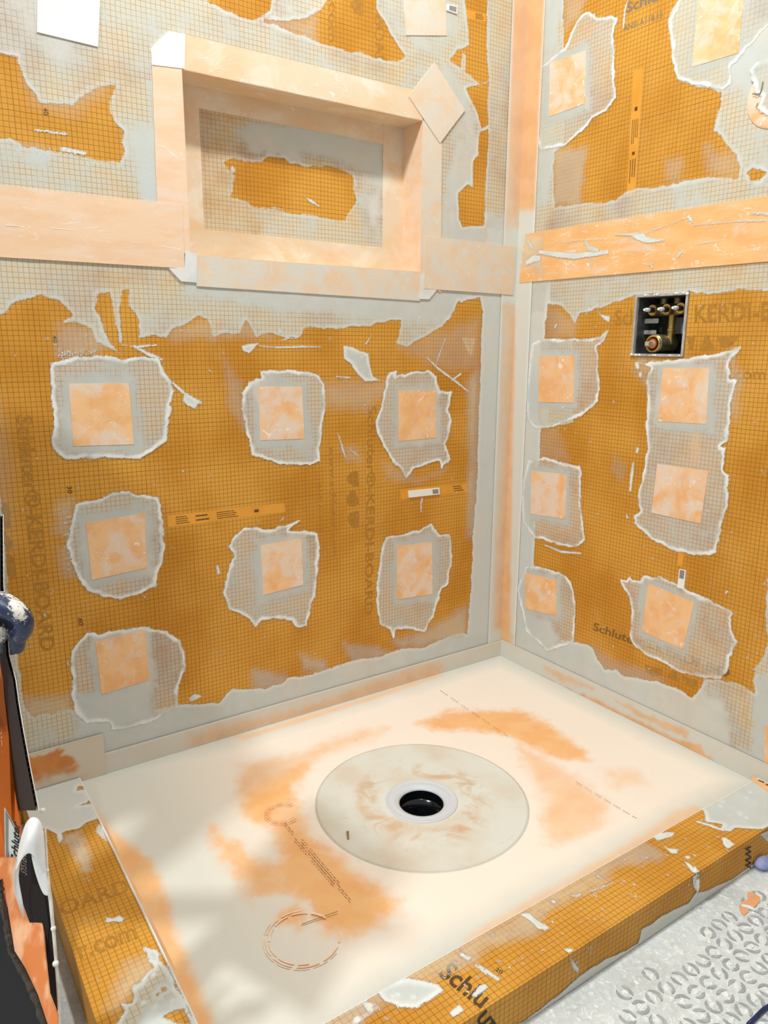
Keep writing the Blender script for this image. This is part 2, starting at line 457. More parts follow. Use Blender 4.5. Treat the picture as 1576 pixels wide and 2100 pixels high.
SEAM = 758*S; SEAMR = 770*S; BT = .0127
NH = (NX0, NX1, NZ0, NZ1); VH = (VY0, VY1, VZ0, VZ1)
XE = -905*S
PLb = Plane('L', BT); PRb = Plane('R', BT)
NHs = (NX0-BT, NX1+BT, NZ0-BT, NZ1+BT)
wall_left = tag(slab('wall_left', PLb, [-3.4, XE, NX0-BT, NX1+BT, BT+.1], [FLOORZ, NZ0-BT, NZ1+BT, CEIL], [NHs], .10, M_DRY), kind='structure')
wall_right = tag(slab('wall_right', PRb, [-1.75, VY0, VY1, BT], [FLOORZ, VZ0, VZ1, CEIL], [VH], .10, M_DRY), kind='structure')
panL_lo = slab('wall_panel', PL, [XE, NX0, NX1, 0], [FLOORZ, NZ0, SEAM-.0008], [NH, (NX0, NX1, NZ0, SEAM)], BT, MBO, wall_left)
panL_up = slab('wall_panel', PL, [XE, NX0, NX1, 0], [SEAM+.0008, NZ1, CEIL], [(NX0, NX1, 0, NZ1)], BT, MBO, wall_left)
panR_lo = slab('wall_panel', PR, [-1.05, VY0, VY1, 0], [FLOORZ, VZ0, VZ1, SEAMR-.0008], [VH], BT, MBO, wall_right)
panR_up = slab('wall_panel', PR, [-1.05, 0], [SEAMR+.0008, CEIL], [], BT, MBO, wall_right)
# skimmed wall beside the left curb, flush with the board
bm = bmesh.new(); add_box(bm, (-3.4, 0.0, FLOORZ), (XE-.001, BT, CEIL)); bm_obj('skim_coat', bm, M_DRY, wall_left)
bm = bmesh.new(); add_box(bm, (0.0, -1.75, FLOORZ), (BT, -1.051, CEIL)); bm_obj('skim_coat', bm, M_DRY, wall_right)
bm = bmesh.new(); add_box(bm, (-3.4, -2.4, CEIL), (.113, .113, CEIL+.05))
ceiling = tag(bm_obj('ceiling', bm, M_CEIL), kind='structure')
for nm, (x, y) in (('above the pan', (-520*S, -470*S)), ('outside the left curb', (-3.05, -0.85))):
    e = empty('recessed_downlight', (x, y, CEIL), 'round white recessed ceiling downlight ' + nm, 'light')
    bm = bmesh.new(); add_lathe(bm, [(.062, 0.0), (.064, -.006), (.085, -.004), (.088, 0.0)], (x, y, CEIL), seg=40)
    bm_obj('trim_ring', bm, M_PAPER, e, True)
    tl = NT('lit_lens'); tl.b.inputs['Emission Color'].default_value = (1, .94, .85, 1); tl.b.inputs['Emission Strength'].default_value = 4.0
    bm = bmesh.new(); add_lathe(bm, [(0, -.0005), (.062, -.0005)], (x, y, CEIL), seg=40); bm_obj('lens', bm, tl.m, e)
# ------------------------------------------------------------------ sheets, decals and lettering
def sheet(name, pl, quad, h, mat, parent=None, res=.012, px=True, wob=.0005, seed=3, base=-.0002):
    """a thin membrane piece with real thickness; quad TL,TR,BR,BL"""
    q = np.array(pl.poly(quad) if px else quad, float)
    w = max(np.hypot(*(q[1]-q[0])), np.hypot(*(q[2]-q[3]))); hh = max(np.hypot(*(q[3]-q[0])), np.hypot(*(q[2]-q[1])))
    n = max(2, int(w/res)+1); m = max(2, int(hh/res)+1)
    T, R_ = np.meshgrid(np.linspace(0, 1, n+1), np.linspace(0, 1, m+1))
    P = (1-R_)[..., None]*((1-T)[..., None]*q[0]+T[..., None]*q[1]) + R_[..., None]*((1-T)[..., None]*q[3]+T[..., None]*q[2])
    U, V = P[..., 0], P[..., 1]
    H = h + wob*(vn(U, V, 30, 3, seed)+vn(U, V, 110, 2, seed))
    top = pl.arr(U, V, H).reshape(-1, 3)
    bot = pl.arr(U, V, np.full(U.shape, base)).reshape(-1, 3)
    N_ = len(top); idx = np.arange(N_).reshape(m+1, n+1); F = []
    a = idx[:-1, :-1].ravel(); b = idx[:-1, 1:].ravel(); c = idx[1:, 1:].ravel(); d = idx[1:, :-1].ravel()
    F += [tuple(map(int, f)) for f in zip(a, b, c, d)]
    ring = list(idx[0, :]) + list(idx[1:, -1]) + list(idx[-1, :-1][::-1]) + list(idx[1:-1, 0][::-1])
    for i in range(len(ring)):
        j = (i+1) % len(ring); F.append((int(ring[j]), int(ring[i]), int(ring[i])+N_, int(ring[j])+N_))
    used = sorted({k for f in F for k in f}); mp = {k: i for i, k in enumerate(used)}
    allv = np.concatenate([top, bot])
    bm = bmesh.new(); vs = [bm.verts.new(allv[k]) for k in used]
    for f in F: bm.faces.new([vs[mp[k]] for k in f])
    o = bm_obj(name, bm, mat, parent, smooth=True, auto=math.radians(50))
    return o
def plate(name, pl, pts, h, mat, parent=None, px=True, base=-.0002):
    """flat polygon piece of thickness h"""
    q = pl.poly(pts) if px else pts
    bm = bmesh.new(); t = [bm.verts.new(pl.at(u, v, h)) for u, v in q]; b = [bm.verts.new(pl.at(u, v, base)) for u, v in q]
    bm.faces.new(t); bm.faces.new(b[::-1])
    for i in range(len(t)): j = (i+1) % len(t); bm.faces.new((t[i], b[i], b[j], t[j]))
    return bm_obj(name, bm, mat, parent)
def text(pl, s, p0, p1, pt, parent, mat=None, h=.00018, bold=.018, name='printed_lettering', trim=None):
    cu = bpy.data.curves.new('t', 'FONT'); cu.body = s; cu.size = 1; cu.offset = bold; cu.resolution_u = 3
    ob = bpy.data.objects.new('t', cu); COL.objects.link(ob)
    bpy.context.view_layer.update()
    me = bpy.data.meshes.new_from_object(ob.evaluated_get(bpy.context.evaluated_depsgraph_get()))
    bpy.data.objects.remove(ob)
    co_ = np.array([v.co for v in me.vertices]); 
    x0, x1 = co_[:, 0].min(), co_[:, 0].max(); cap = co_[:, 1].max()
    a = np.array(pl.uv(*p0)); b = np.array(pl.uv(*p1)); c = np.array(pl.uv(*pt))
    uv = a + ((co_[:, 0]-x0)/(x1-x0))[:, None]*(b-a) + (co_[:, 1]/cap)[:, None]*(c-a)
    V = [pl.at(u, v, h) for u, v in uv]; F = [tuple(p.vertices) for p in me.polygons]
    if trim: F = [f for f in F if all(trim(*uv[k]) for k in f)]
    bpy.data.meshes.remove(me)
    if not F: print('EMPTY TEXT', s, uv.min(0), uv.max(0)); return None
    used = sorted({k for f in F for k in f}); mp = {k: i for i, k in enumerate(used)}
    return mesh(name, [V[k] for k in used], [tuple(mp[k] for k in f) for f in F], mat or M_INK, parent)
def decal(name, pl, pts, mat, parent, h=.00018, px=True):
    q = pl.poly(pts) if px else pts
    return mesh(name, [pl.at(u, v, h) for u, v in q], [tuple(range(len(q)))], mat, parent)
def lines(name, pl, segs, wd, mat, parent, h=.0003):
    V = []; F = []
    for a, b in segs:
        a = np.array(pl.uv(*a)); b = np.array(pl.uv(*b)); d = b-a; n = np.array((-d[1], d[0]))/(np.hypot(*d)+1e-9)*wd/2
        k = len(V); V += [pl.at(*(a+n), h), pl.at(*(a-n), h), pl.at(*(b-n), h), pl.at(*(b+n), h)]; F.append((k, k+1, k+2, k+3))
    return mesh(name, V, F, mat, parent)
def lerp2(a, b, t): return (a[0]+(b[0]-a[0])*t, a[1]+(b[1]-a[1])*t)
def microtext(pl, TL, TR, BR, BL, rows, parent, mat, seed=1, fill=.85):
    """rows of unreadably small print: many short dashes"""
    r = random.Random(seed); segs = []
    for i in range(rows):
        t = (i+.5)/rows; a = lerp2(TL, BL, t); b = lerp2(TR, BR, t); x = 0
        end = fill*(.7+.3*r.random())
        while x < end:
            w = .02+.06*r.random(); segs.append((lerp2(a, b, x), lerp2(a, b, min(x+w, end)))); x += w+.012
    hgt = np.hypot(*(np.array(pl.uv(*TL))-np.array(pl.uv(*BL))))/rows
    return tag(lines('small_print', pl, segs, hgt*.38, mat, parent), kind='stuff')

# ------------------------------------------------------------------ left wall: thinset film
fl = Field(PL, XE, 0, -.005, 1180*S, .003)
fl.dens[:] = .68; fl.edge[:] = 1
T_ = lambda pts, v, fe=.03, rag=.012: fl.thick(pts, v, fe, rag)
T_([(20, -20), (170, -20), (215, 90), (190, 150), (120, 160), (70, 100), (40, 60)], .80, .04)
T_([(270, 180), (316, 150), (325, 420), (290, 420), (268, 300)], .88, .03)
T_([(170, 110), (300, 130), (300, 250), (230, 240), (200, 160)], .60, .05)
T_([(0, 330), (230, 340), (240, 380), (0, 378)], .62, .03)
T_([(380, 60), (640, 115), (640, 140), (380, 80)], .62, .02)
T_([(640, 60), (700, 90), (860, 110), (830, 180), (700, 150)], .55, .04)
T_([(770, -20), (910, -20), (950, 90), (900, 120), (840, 85), (800, 70), (775, 20)], .80, .03)
T_([(905, 120), (960, 180), (985, 330), (955, 440), (900, 430), (935, 300), (915, 240)], .84, .03)
T_([(1003, -20), (1045, -20), (1037, 450), (1000, 450)], .60, .02)
T_([(905, 428), (1065, 440), (1060, 640), (990, 640), (600, 640), (380, 600), (380, 565), (880, 600), (900, 560)], .88, .03)
T_([(1000, 470), (1065, 472), (1062, 620), (990, 618)], .97, .01)
T_([(0, 545), (370, 560), (350, 600), (180, 590), (0, 590)], .55, .03)
T_([(430, 590), (860, 630), (980, 660), (830, 665), (640, 640), (520, 625)], .85, .03)
T_([(984, 600), (1070, 600), (1050, 1380), (950, 1400)], .97, .01, .002)
T_([(0, 1460), (480, 1400), (960, 1300), (1040, 1300), (1040, 1400), (480, 1560), (0, 1640)], .92, .03)
T_([(0, 1440), (150, 1430), (170, 1560), (30, 1580)], .66, .04)
# bare windows
c_ = fl.cut
c_(A((-60, 300), (100, 330), (150, 470), (240, 590), (420, 600), (500, 540), (600, 500), (675, 490), (640, 560), (630, 640), (660, 700), (715, 760), (705, 800), (722, 870), (690, 940), (600, 930), (420, 895), (280, 870), (150, 840), (60, 800), (-60, 790)), .006)
c_(A((1180, -40), (1576, -40), (1560, 50), (1480, 118), (1400, 100), (1300, 60), (1210, 20)), .006)
c_(B((10, 120), (230, 110), (330, 60), (400, -30), (650, -30), (655, 60), (700, 120), (735, 200), (815, 325), (770, 350), (640, 335), (560, 300), (480, 300), (380, 260), (310, 240), (230, 205), (120, 170)), .006)
c_(B((1160, -30), (1290, -30), (1290, 130), (1290, 290), (1300, 470), (1250, 490), (1200, 440), (1165, 420), (1170, 320), (1150, 300), (1140, 395), (1080, 350), (1115, 290), (1190, 265), (1180, 150)), .004)
c_(B((1170, 510), (1240, 490), (1300, 480), (1295, 620), (1300, 720), (1260, 740), (1225, 620), (1190, 560)), .004)
c_(B((1250, 760), (1300, 740), (1295, 900), (1285, 1010), (1275, 1300), (1150, 1310), (1130, 1260), (1125, 1120), (1180, 1060), (1210, 1080), (1210, 930), (1240, 900)), .004)
low_top = E((-60, 250), (40, 220), (60, 180), (150, 145), (240, 132), (320, 150), (380, 190), (425, 245), (370, 285), (450, 285), (520, 320), (560, 400), (620, 430), (690, 465), (640, 400), (600, 340), (575, 260), (555, 200), (560, 120), (635, 110), (650, 200), (660, 300), (685, 350), (684, 402), (702, 405), (700, 300), (690, 220), (705, 100), (740, 95), (750, 190), (800, 270), (805, 370), (850, 360), (960, 370), (1000, 320), (1080, 290), (1150, 250), (1190, 260), (1220, 300), (1225, 370), (1300, 345), (1385, 350), (1420, 275), (1460, 340), (1480, 370), (1530, 350))
low_top += Fz((160, 120), (240, 150), (320, 150), (350, 95), (440, 95), (560, 95), (640, 85), (740, 80), (760, 60), (850, 50), (910, 45), (900, 100), (880, 180), (940, 200), (1060, 130), (1150, 80), (1200, 20), (1240, -60), (1364, -80))
low = low_top + [(990, 640), (987, 700), (984, 800), (978, 1000), (970, 1100), (966, 1200), (958, 1300)] + Hz((1170, 385), (1120, 400), (1050, 430), (960, 470), (860, 470), (800, 490), (700, 520), (560, 545), (370, 610), (240, 630), (210, 660), (110, 690), (0, 690)) + G((1340, 820), (1260, 900), (1180, 905), (1030, 910), (900, 945), (500, 1010), (410, 930), (330, 950), (300, 975), (260, 960), (200, 985), (145, 940)) + [(20, 1240), (3, 1060), (-12, 900)]
c_(low, .006)
# strokes and splashes left on the bare board
def strk(*a, **k): fl.streak(*a, **k)
strk(E((770, 420), (860, 470), (940, 500)), .012)
strk(E((985, 625), (1060, 690), (1120, 730), (1165, 752)), .012, .95)
fl.add(E((1060, 700), (1100, 710), (1150, 745), (1125, 785), (1085, 765), (1058, 740)), .95, .002)
strk(E((700, 415), (780, 425), (905, 415)), .005)
fl.add(E((1395, 420), (1440, 410), (1490, 405), (1440, 465), (1400, 450)), .8, .002)
strk(Fz((80, 195), (200, 205), (330, 200), (450, 200)), .006)
fl.add(Fz((575, 195), (640, 210), (720, 240), (725, 300), (745, 370), (790, 395), (700, 398), (650, 350), (620, 300), (580, 270)), .86, .003)
strk(Fz((1055, 260), (1120, 325), (1210, 390), (1300, 462)), .010, .9)
strk(Fz((1165, 150), (1130, 240), (1110, 305)), .006)
strk(Fz((1255, 355), (1200, 395)), .010)
strk(Fz((545, 700), (565, 770), (588, 842)), .008, .9)
strk(Fz((610, 790), (670, 835)), .005, .7)
strk(Fz((530, 372), (615, 378)), .007)
strk(Fz((215, 165), (260, 150), (310, 148)), .006)
strk(Fz((1030, 1070), (1022, 1110), (1025, 1158)), .008, .9)
strk(Fz((740, 130), (700, 190)), .005)
fl.add(Fz((1260, 150), (1335, 150), (1320, 250), (1300, 240)), .4, .002, .2)
fl.add(G((1245, 105), (1262, 110), (1272, 160), (1255, 165)), .9, .001)
fl.add(G((1085, 880), (1120, 850), (1165, 865), (1130, 885), (1100, 900)), .8, .002)
fl.add(A((345, 845), (500, 880), (500, 895), (350, 875)), .95, .002, .9)
strk(A((200, 750), (290, 765), (385, 775)), .007)
for i in range(22): strk(A((10+i*31, 790+i*6+(i*37%40)), (12+i*31, 870+i*5)), .0042, .62, .2)
rg = random.Random(5)
for i in range(90):
    x, y = rg.uniform(30, 950), rg.uniform(650, 1380); r = rg.uniform(.8, 2.6)
    fl.streak([(x, y), (x+rg.uniform(-r, r)*2, y+rg.uniform(-r, r)*2), (x+rg.uniform(-r, r)*3, y+r*2)], rg.uniform(.002, .004), .8, .4)
# haze wiped over the bare orange
h_ = fl.haze
h_(A((-40, 40), (110, 120), (170, 330), (230, 560), (420, 600), (560, 500), (640, 300), (400, 200), (150, 60)), .45, .08)
h_(A((-60, 830), (250, 850), (280, 960), (-60, 960)), .35, .03)
h_(B((10, 100), (300, 110), (300, 230), (30, 160)), .32, .04)
h_(E((340, 300), (560, 330), (620, 430), (420, 470), (330, 460)), .30, .03)
h_(E((960, 330), (1220, 270), (1560, 300), (1560, 380), (980, 380)), .25, .03)
h_(Fz((430, 420), (700, 400), (880, 420), (700, 560), (480, 540)), .26, .05)
h_(Fz((900, 200), (1360, 30), (1360, 330), (1150, 320), (1000, 260)), .22, .05)
h_(Fz((1290, 400), (1360, 300), (1340, 1300), (1290, 1300), (1300, 800)), .42, .04)
h_(Fz((800, 860), (1000, 960), (1180, 900), (1000, 1000), (830, 960)), .22, .03)
h_(Fz((560, 780), (660, 780), (680, 860), (600, 860)), .22, .03)
h_(E((1300, 500), (1400, 640), (1400, 900), (1320, 760)), .25, .03)
h_(Hz((800, 430), (1000, 370), (1200, 240), (1200, 420), (850, 480)), .42, .04)
h_(Hz((540, 450), (700, 460), (800, 500), (600, 560), (560, 500)), .40, .03)
h_(Hz((300, 500), (440, 540), (440, 600), (320, 590)), .38, .03)
h_(Hz((40, 580), (230, 620), (220, 690), (40, 680)), .40, .03)
h_(G((140, 880), (400, 860), (420, 960), (150, 1000)), .38, .04)
h_(G((330, 1), (420, 0), (440, 160), (360, 180)), .25, .03)
h_(E((330, 1320), (420, 1300), (400, 1560), (320, 1500)), .28, .03)
h_(E((-40, 700), (60, 1000), (60, 1576), (-40, 1576)), .16, .05)
bandL1 = [(-90, 371), (373, 421), (378, 550.8), (-90, 522)]
fl.build('thinset_film', MF, panL_lo, holes=[NH], keep=(XE+.001, -.001, 0.0, SEAM))
fl.build('thinset_film', MF, panL_up, holes=[NH], keep=(XE+.001, -.001, SEAM, 2))

# ------------------------------------------------------------------ right wall: thinset film
fr = Field(PR, -1.045, 0, -.005, 1180*S, .003)
fr.dens[:] = .68; fr.edge[:] = 1
Tr = lambda pts, v, fe=.03, rag=.012: fr.thick(pts, v, fe, rag)
Tr([(1100, -20), (1150, -20), (1140, 300), (1115, 460), (1095, 460)], .85, .02)
Tr([(1600, 20), (1480, 130), (1500, 180), (1540, 200), (1620, 180)], .92, .03)
Tr([(1500, 180), (1540, 200), (1600, 260), (1600, 410), (1520, 400), (1510, 290)], .78, .04)
Tr([(1100, 430), (1250, 400), (1600, 370), (1600, 412), (1100, 480)], .62, .03)
Tr([(1060, 570), (1130, 575), (1120, 1340), (1060, 1320)], .96, .008, .002)
Tr([(1090, 575), (1125, 575), (1120, 640), (1090, 640)], .85, .01)
Tr([(1060, 1230), (1200, 1320), (1420, 1420), (1600, 1460), (1600, 1660), (1400, 1580), (1050, 1370)], .93, .03)
Tr([(1480, 1400), (1545, 1420), (1545, 1540), (1500, 1530)], .62, .03)
Tr([(1545, 1400), (1620, 1350), (1620, 1560), (1545, 1560)], .9, .02)
cr_ = fr.cut
cr_(CR((345, -60), (1075, -60), (1060, -20), (1000, 60), (975, 130), (990, 260), (1010, 380), (1030, 480), (1120, 520), (1200, 525), (1300, 560), (1290, 620), (1270, 700), (1240, 790), (1300, 830), (1330, 870), (1390, 930), (1405, 1000), (1390, 1080), (1340, 1080), (1260, 1060), (1150, 1080), (1040, 1100), (900, 1130), (790, 1130), (740, 1150), (660, 1200), (600, 1215), (540, 1225), (430, 1230), (330, 1240), (290, 1250), (285, 1000), (290, 915), (350, 885), (350, 400), (345, 210)), .006)
cr_(CR((1440, 1040), (1480, 1015), (1530, 1020), (1565, 1045), (1530, 1090), (1470, 1090)), .006)
botR = I((1576, 160), (1566, 260), (1560, 470), (1576, 520), (1560, 620), (1500, 680), (1495, 780), (1500, 825), (1450, 790), (1400, 772), (1320, 750), (1220, 742), (1190, 800), (1150, 855), (1080, 800), (1000, 770), (950, 755), (870, 745), (770, 730), (720, 690), (660, 692), (620, 640), (590, 570), (560, 548), (490, 540), (300, 500), (260, 300), (255, 40))
cr_(D((1640, 105), (1400, 100), (1290, 122), (1150, 125), (1100, 110), (1080, 130), (800, 130), (700, 160), (640, 180), (540, 215), (480, 235), (440, 250), (412, 302), (380, 250), (330, 190), (250, 188), (235, 300), (230, 395), (400, 400), (400, 900), (205, 935), (200, 1110), (180, 1300), (170, 1610)) + botR[::-1][1:] + [(1640, 1180)], .006)
def sr(*a, **k): fr.streak(*a, **k)
sr(D((765, 1140), (755, 1220), (745, 1318)), .014, .9)
sr(D((795, 1050), (785, 1085)), .014, .9)
fr.add(D((545, 225), (570, 250), (625, 262), (620, 295), (595, 285), (565, 255)), .9, .001)
fr.add(D((775, 535), (795, 535), (803, 570), (790, 585), (775, 565)), .9, .001)
fr.add(D((800, 600), (818, 598), (812, 630), (800, 625)), .9, .001)
sr(D((305, 305), (290, 330)), .008); sr(D((725, 1455), (730, 1480)), .010, .9)
sr(D((230, 1640), (330, 1680), (450, 1690)), .010, .8)
sr(D((1540, 1185), (1552, 1215)), .004); sr(I((1350, 250), (1340, 265)), .006)
sr(CR((730, 5), (715, 60), (705, 170)), .008); sr(CR((1010, 1080), (1005, 1120)), .006)
for i in range(60):
    x, y = rg.uniform(1120, 1570), rg.uniform(620, 1380); r = rg.uniform(.8, 2.2)
    fr.streak([(x, y), (x+rg.uniform(-r, r)*2, y+rg.uniform(-r, r)*2), (x+rg.uniform(-r, r)*3, y+r*2)], rg.uniform(.002, .004), .85, .8)
hr = fr.haze
hr(CR((285, 900), (480, 900), (470, 1000), (440, 1230), (285, 1240)), .38, .03)
hr(CR((345, -20), (480, -20), (450, 100), (350, 180)), .30, .03)
hr(CR((1200, 880), (1400, 960), (1390, 1080), (1200, 1040)), .25, .03)
hr(CR((960, 960), (1060, 960), (1040, 1090), (960, 1100)), .22, .03)
hr(D((240, 190), (420, 290), (420, 390), (240, 390)), .22, .03)
hr(D((780, 480), (900, 520), (860, 700), (780, 600)), .25, .03)
hr(D((1350, 480), (1420, 620), (1380, 900), (1340, 800)), .28, .03)
hr(D((200, 930), (300, 940), (380, 1120), (200, 1120)), .2, .04)
hr(D((650, 1100), (720, 1150), (700, 1260), (640, 1200)), .2, .03)
hr(I((590, 560), (700, 640), (880, 700), (1000, 760), (800, 760), (620, 700)), .30, .04)
fr.build('thinset_film', MF, panR_lo, holes=[VH], keep=(-1.045, -.001, 0.0, SEAMR))
fr.build('thinset_film', MF, panR_up, keep=(-1.045, -.001, SEAMR, 2))

for pl_, u0_, par_ in ((PL, XE+.002, panL_up), (PR, -1.045, panR_up)):
    f2 = Field(pl_, u0_, -.001, 1180*S-.003, CEIL-.002, .012); f2.edge[:] = 1; f2.dens[:] = .66
    f2.build('thinset_film', MF, par_)
# ------------------------------------------------------------------ print on the boards
def fpl(p): return panL_lo if PL.uv(*p)[1] < SEAM else panL_up
text(PL, 'Schluter\u00ae-KERDI-BOARD', E((95, 820))[0], (84, 1337), E((190, 820))[0], panL_lo)
def logo(pl, pts3, parent):
    for q in pts3: decal('printed_emblem', pl, q, M_INK, parent)
logo(PL, [Fz((597, 950), (612, 930), (645, 915), (660, 922), (664, 1010), (640, 1008), (610, 990), (598, 975)),
          Fz((597, 1105), (597, 1060), (620, 1032), (642, 1032), (662, 1075), (664, 1108), (640, 1122), (610, 1122)),
          Fz((600, 1180), (612, 1160), (650, 1145), (664, 1152), (666, 1240), (640, 1250), (612, 1225), (600, 1205))], panL_lo)
logo(PL, [[(-14, 1040), (14, 1030), (22, 1050), (20, 1085), (-14, 1078)], [(-10, 1100), (10, 1092), (26, 1112), (24, 1125), (-10, 1140)], [(-8, 1150), (14, 1135), (30, 1145), (32, 1185), (12, 1180), (-6, 1172)]], panL_lo)
text(PL, 'Schluter\u00ae-KERDI-BOARD', Fz((718, 540))[0], (748, 1262), Fz((770, 540))[0], panL_lo)
text(PL, 'www.schluter.com', Fz((495, 770))[0], (682, 1142), Fz((525, 768))[0], panL_lo, bold=.01)
text(PL, 'ANSI A118.15', Fz((428, 990))[0], (653, 1090), Fz((452, 988))[0], panL_lo, bold=.01)
text(PL, 'schluter.com', (676, -170), B((378, 245))[0], (694, -170), panL_up, bold=.01, trim=lambda u, v: v < 1180*S)
text(PL, 'Schluter\u00ae-KERDI-BOARD', (770, -290), B((645, 470))[0], (792, -290), panL_up, trim=lambda u, v: v < 1180*S)
logo(PL, [B((505, 20), (530, -10), (580, -20), (580, 70), (565, 95), (520, 60))], panL_up)
for s_, x, y in (('30', 80, 99), ('40', 88, 221), ('50', 97, 338), ('50', 98, 582), ('40', 107, 688), ('30', 137, 997), ('60', 160, 1268)):
    text(PL, s_, (x, y), (x+2, y+15), (x+10, y), fpl((x, y)), M_INKD, bold=.01, name='printed_number')
# printed data strips
def strip(pl, q, rows, parent, sub, seed=1, mat=None):
    decal('printed_strip', pl, q, M_STRIP, parent, .00010)
    for (a, b, r) in sub:
        TL, TR = lerp2(q[0], q[1], a), lerp2(q[0], q[1], b); BL, BR = lerp2(q[3], q[2], a), lerp2(q[3], q[2], b)
        k = .12; TL, BL = lerp2(TL, BL, k), lerp2(TL, BL, 1-k); TR, BR = lerp2(TR, BR, k), lerp2(TR, BR, 1-k)
        microtext(pl, TL, TR, BR, BL, r, parent, M_INKD, seed)
strip(PL, [(343, 1058), (583, 1031), (586, 1050), (345, 1081)], 3, panL_lo, [(.07, .22, 4), (.24, .40, 2), (.42, .66, 4), (.74, .80, 1)])
strip(PL, [(821, 1003), (955, 991), (960, 1008), (823, 1024)], 3, panL_lo, [(.8, .98, 3)], 3)
strip(PR, CR((825, 412), (775, 1160), (722, 1180), (765, 425)), 3, panR_up, [(.30, .35, 1), (.40, .64, 4), (.66, .70, 1), (.72, .95, 3)], 4)
strip(PR, [(1355, 350), (1352, 1), (1350, 1), (1353, 350)], 3, panR_up, [], 4) if False else None
strip(PR, D((1172, 930), (1162, 1160), (1105, 1160), (1112, 930)), 2, panR_lo, [], 5)
strip(PR, D((1080, 1620), (1060, 1764), (1030, 1764), (1040, 1620)), 2, panR_lo, [], 6)
strip(PL, B((1165, 55), (1290, 80), (1285, 125), (1165, 105)), 3, panL_up, [(.5, .98, 5)], 7)
text(PR, 'Schluter\u00ae-KERDI-BOARD', (1262, 667), (1735, 650), (1262, 634), panR_lo, trim=lambda u, v: not (VY0-.004 < u < VY1+.004))
logo(PR, [D((1085, 385), (1140, 375), (1125, 460), (1105, 470)), D((1165, 470), (1195, 375), (1215, 375), (1255, 462), (1250, 470)), D((1265, 380), (1395, 375), (1390, 400), (1350, 445), (1300, 450), (1270, 400))], panR_lo)
text(PR, 'www.schluter.com', (1318, 775), (1571, 778), (1318, 755), panR_lo, bold=.01)
text(PR, '18', D((1260, 710))[0], D((1298, 712))[0], D((1260, 685))[0], panR_lo, M_INKD, bold=.01, name='printed_number')
text(PR, '11', D((1070, 940))[0], D((1100, 942))[0], D((1070, 915))[0], panR_lo, M_INKD, bold=.01, name='printed_number')
text(PR, '10', D((1475, 48))[0], D((1505, 46))[0], D((1475, 28))[0], panR_lo, M_INKD, bold=.01, name='printed_number')
text(PR, '9', D((1215, 58))[0], D((1235, 56))[0], D((1215, 40))[0], panR_lo, M_INKD, bold=.01, name='printed_number')
text(PR, 'Schluter\u00ae', CR((720, 80))[0], (1420, -28), CR((722, 15))[0], panR_up, M_INKG)
text(PR, 'ANSI A118.15', CR((705, 190))[0], CR((940, 105))[0], CR((705, 155))[0], panR_up, M_INKG, bold=.01)
text(PR, 'Schluter\u00ae-KERDI-BOARD', I((592, 470))[0], (1575, 1418), I((600, 425))[0], panR_lo, M_INKM, bold=.02, trim=lambda u, v: u > PR.uv(1502, 1390)[0])
logo(PR, [I((885, 665), (985, 690), (985, 725), (930, 735), (895, 705)), I((1010, 735), (1035, 700), (1060, 705), (1075, 750), (1070, 765)), I((1085, 730), (1180, 750), (1175, 790), (1130, 790))], panR_lo)
text(PR, 'www.schluter.com', (1310, 1410), (1528, 1508), (1312, 1396), panR_lo, M_INKG, bold=.01)

# ------------------------------------------------------------------ membrane patches over the screws
def patch(pl, quad, skim, label, mi=0, dens=.66, ring=.88, lab_cat='patch', grp=None, grey=True, deco=None, res=.0025):
    root = sheet('membrane_patch', pl, quad, .0017, MT[mi], None, res=.009, seed=int(quad[0][0]) % 50)
    tag(root, label, lab_cat, grp)
    P = np.array(pl.poly(skim)); f = Field(pl, P[:, 0].min()-.02, P[:, 0].max()+.02, P[:, 1].min()-.02, P[:, 1].max()+.02, res)
    f.seed = int(quad[0][0]) % 97
    f.add(skim, dens, .007, 1.0)
    q = np.array(quad, float); c = q.mean(0)
    f.thick([tuple(c + (p-c)*1.28) for p in q], ring, .028, .012)
    if deco: deco(f)
    f.build('thinset_skim', MFG if grey else MF, root, h0=.0007)
    return root
patch(PL, [(141, 787), (264, 786), (275, 911), (150, 915)], E((290, 515), (430, 490), (560, 478), (700, 495), (790, 480), (860, 480), (920, 500), (945, 560), (985, 620), (995, 680), (980, 780), (970, 900), (960, 970), (900, 1010), (810, 1075), (640, 1065), (500, 1070), (380, 1075), (320, 1030), (305, 980), (300, 800), (295, 620)),
      'membrane patch left in the left wall upper row, with widest squarish skim', 1,
      deco=lambda f: [f.streak([(120+i*5.6, 733-i*.6+(i%3)*2), (122+i*5.6, 715+(i*7 % 9))], .0035, .8, .6) for i in range(14)])
patch(PL, Fz((85, 430), (335, 430), (350, 730), (95, 740)), Fz((90, 335), (250, 335), (430, 360), (465, 420), (470, 540), (450, 660), (440, 780), (445, 860), (380, 885), (250, 880), (140, 860), (50, 820), (15, 710), (-5, 620), (-15, 560), (-10, 470), (30, 400), (100, 380)),
      'membrane patch in the middle of the left wall upper row, white smear top left', 2)
patch(PL, Fz((893, 455), (1105, 450), (1110, 725), (893, 745)), Fz((820, 400), (840, 350), (885, 335), (880, 370), (960, 345), (1060, 335), (1110, 370), (1130, 450), (1200, 460), (1180, 560), (1200, 620), (1180, 720), (1165, 760), (1190, 850), (1140, 910), (1125, 860), (1040, 880), (970, 910), (935, 960), (915, 915), (860, 870), (820, 800), (770, 690), (765, 620), (800, 500)),
      'membrane patch right in the left wall upper row, ragged oval skim below crossed streaks', 0)
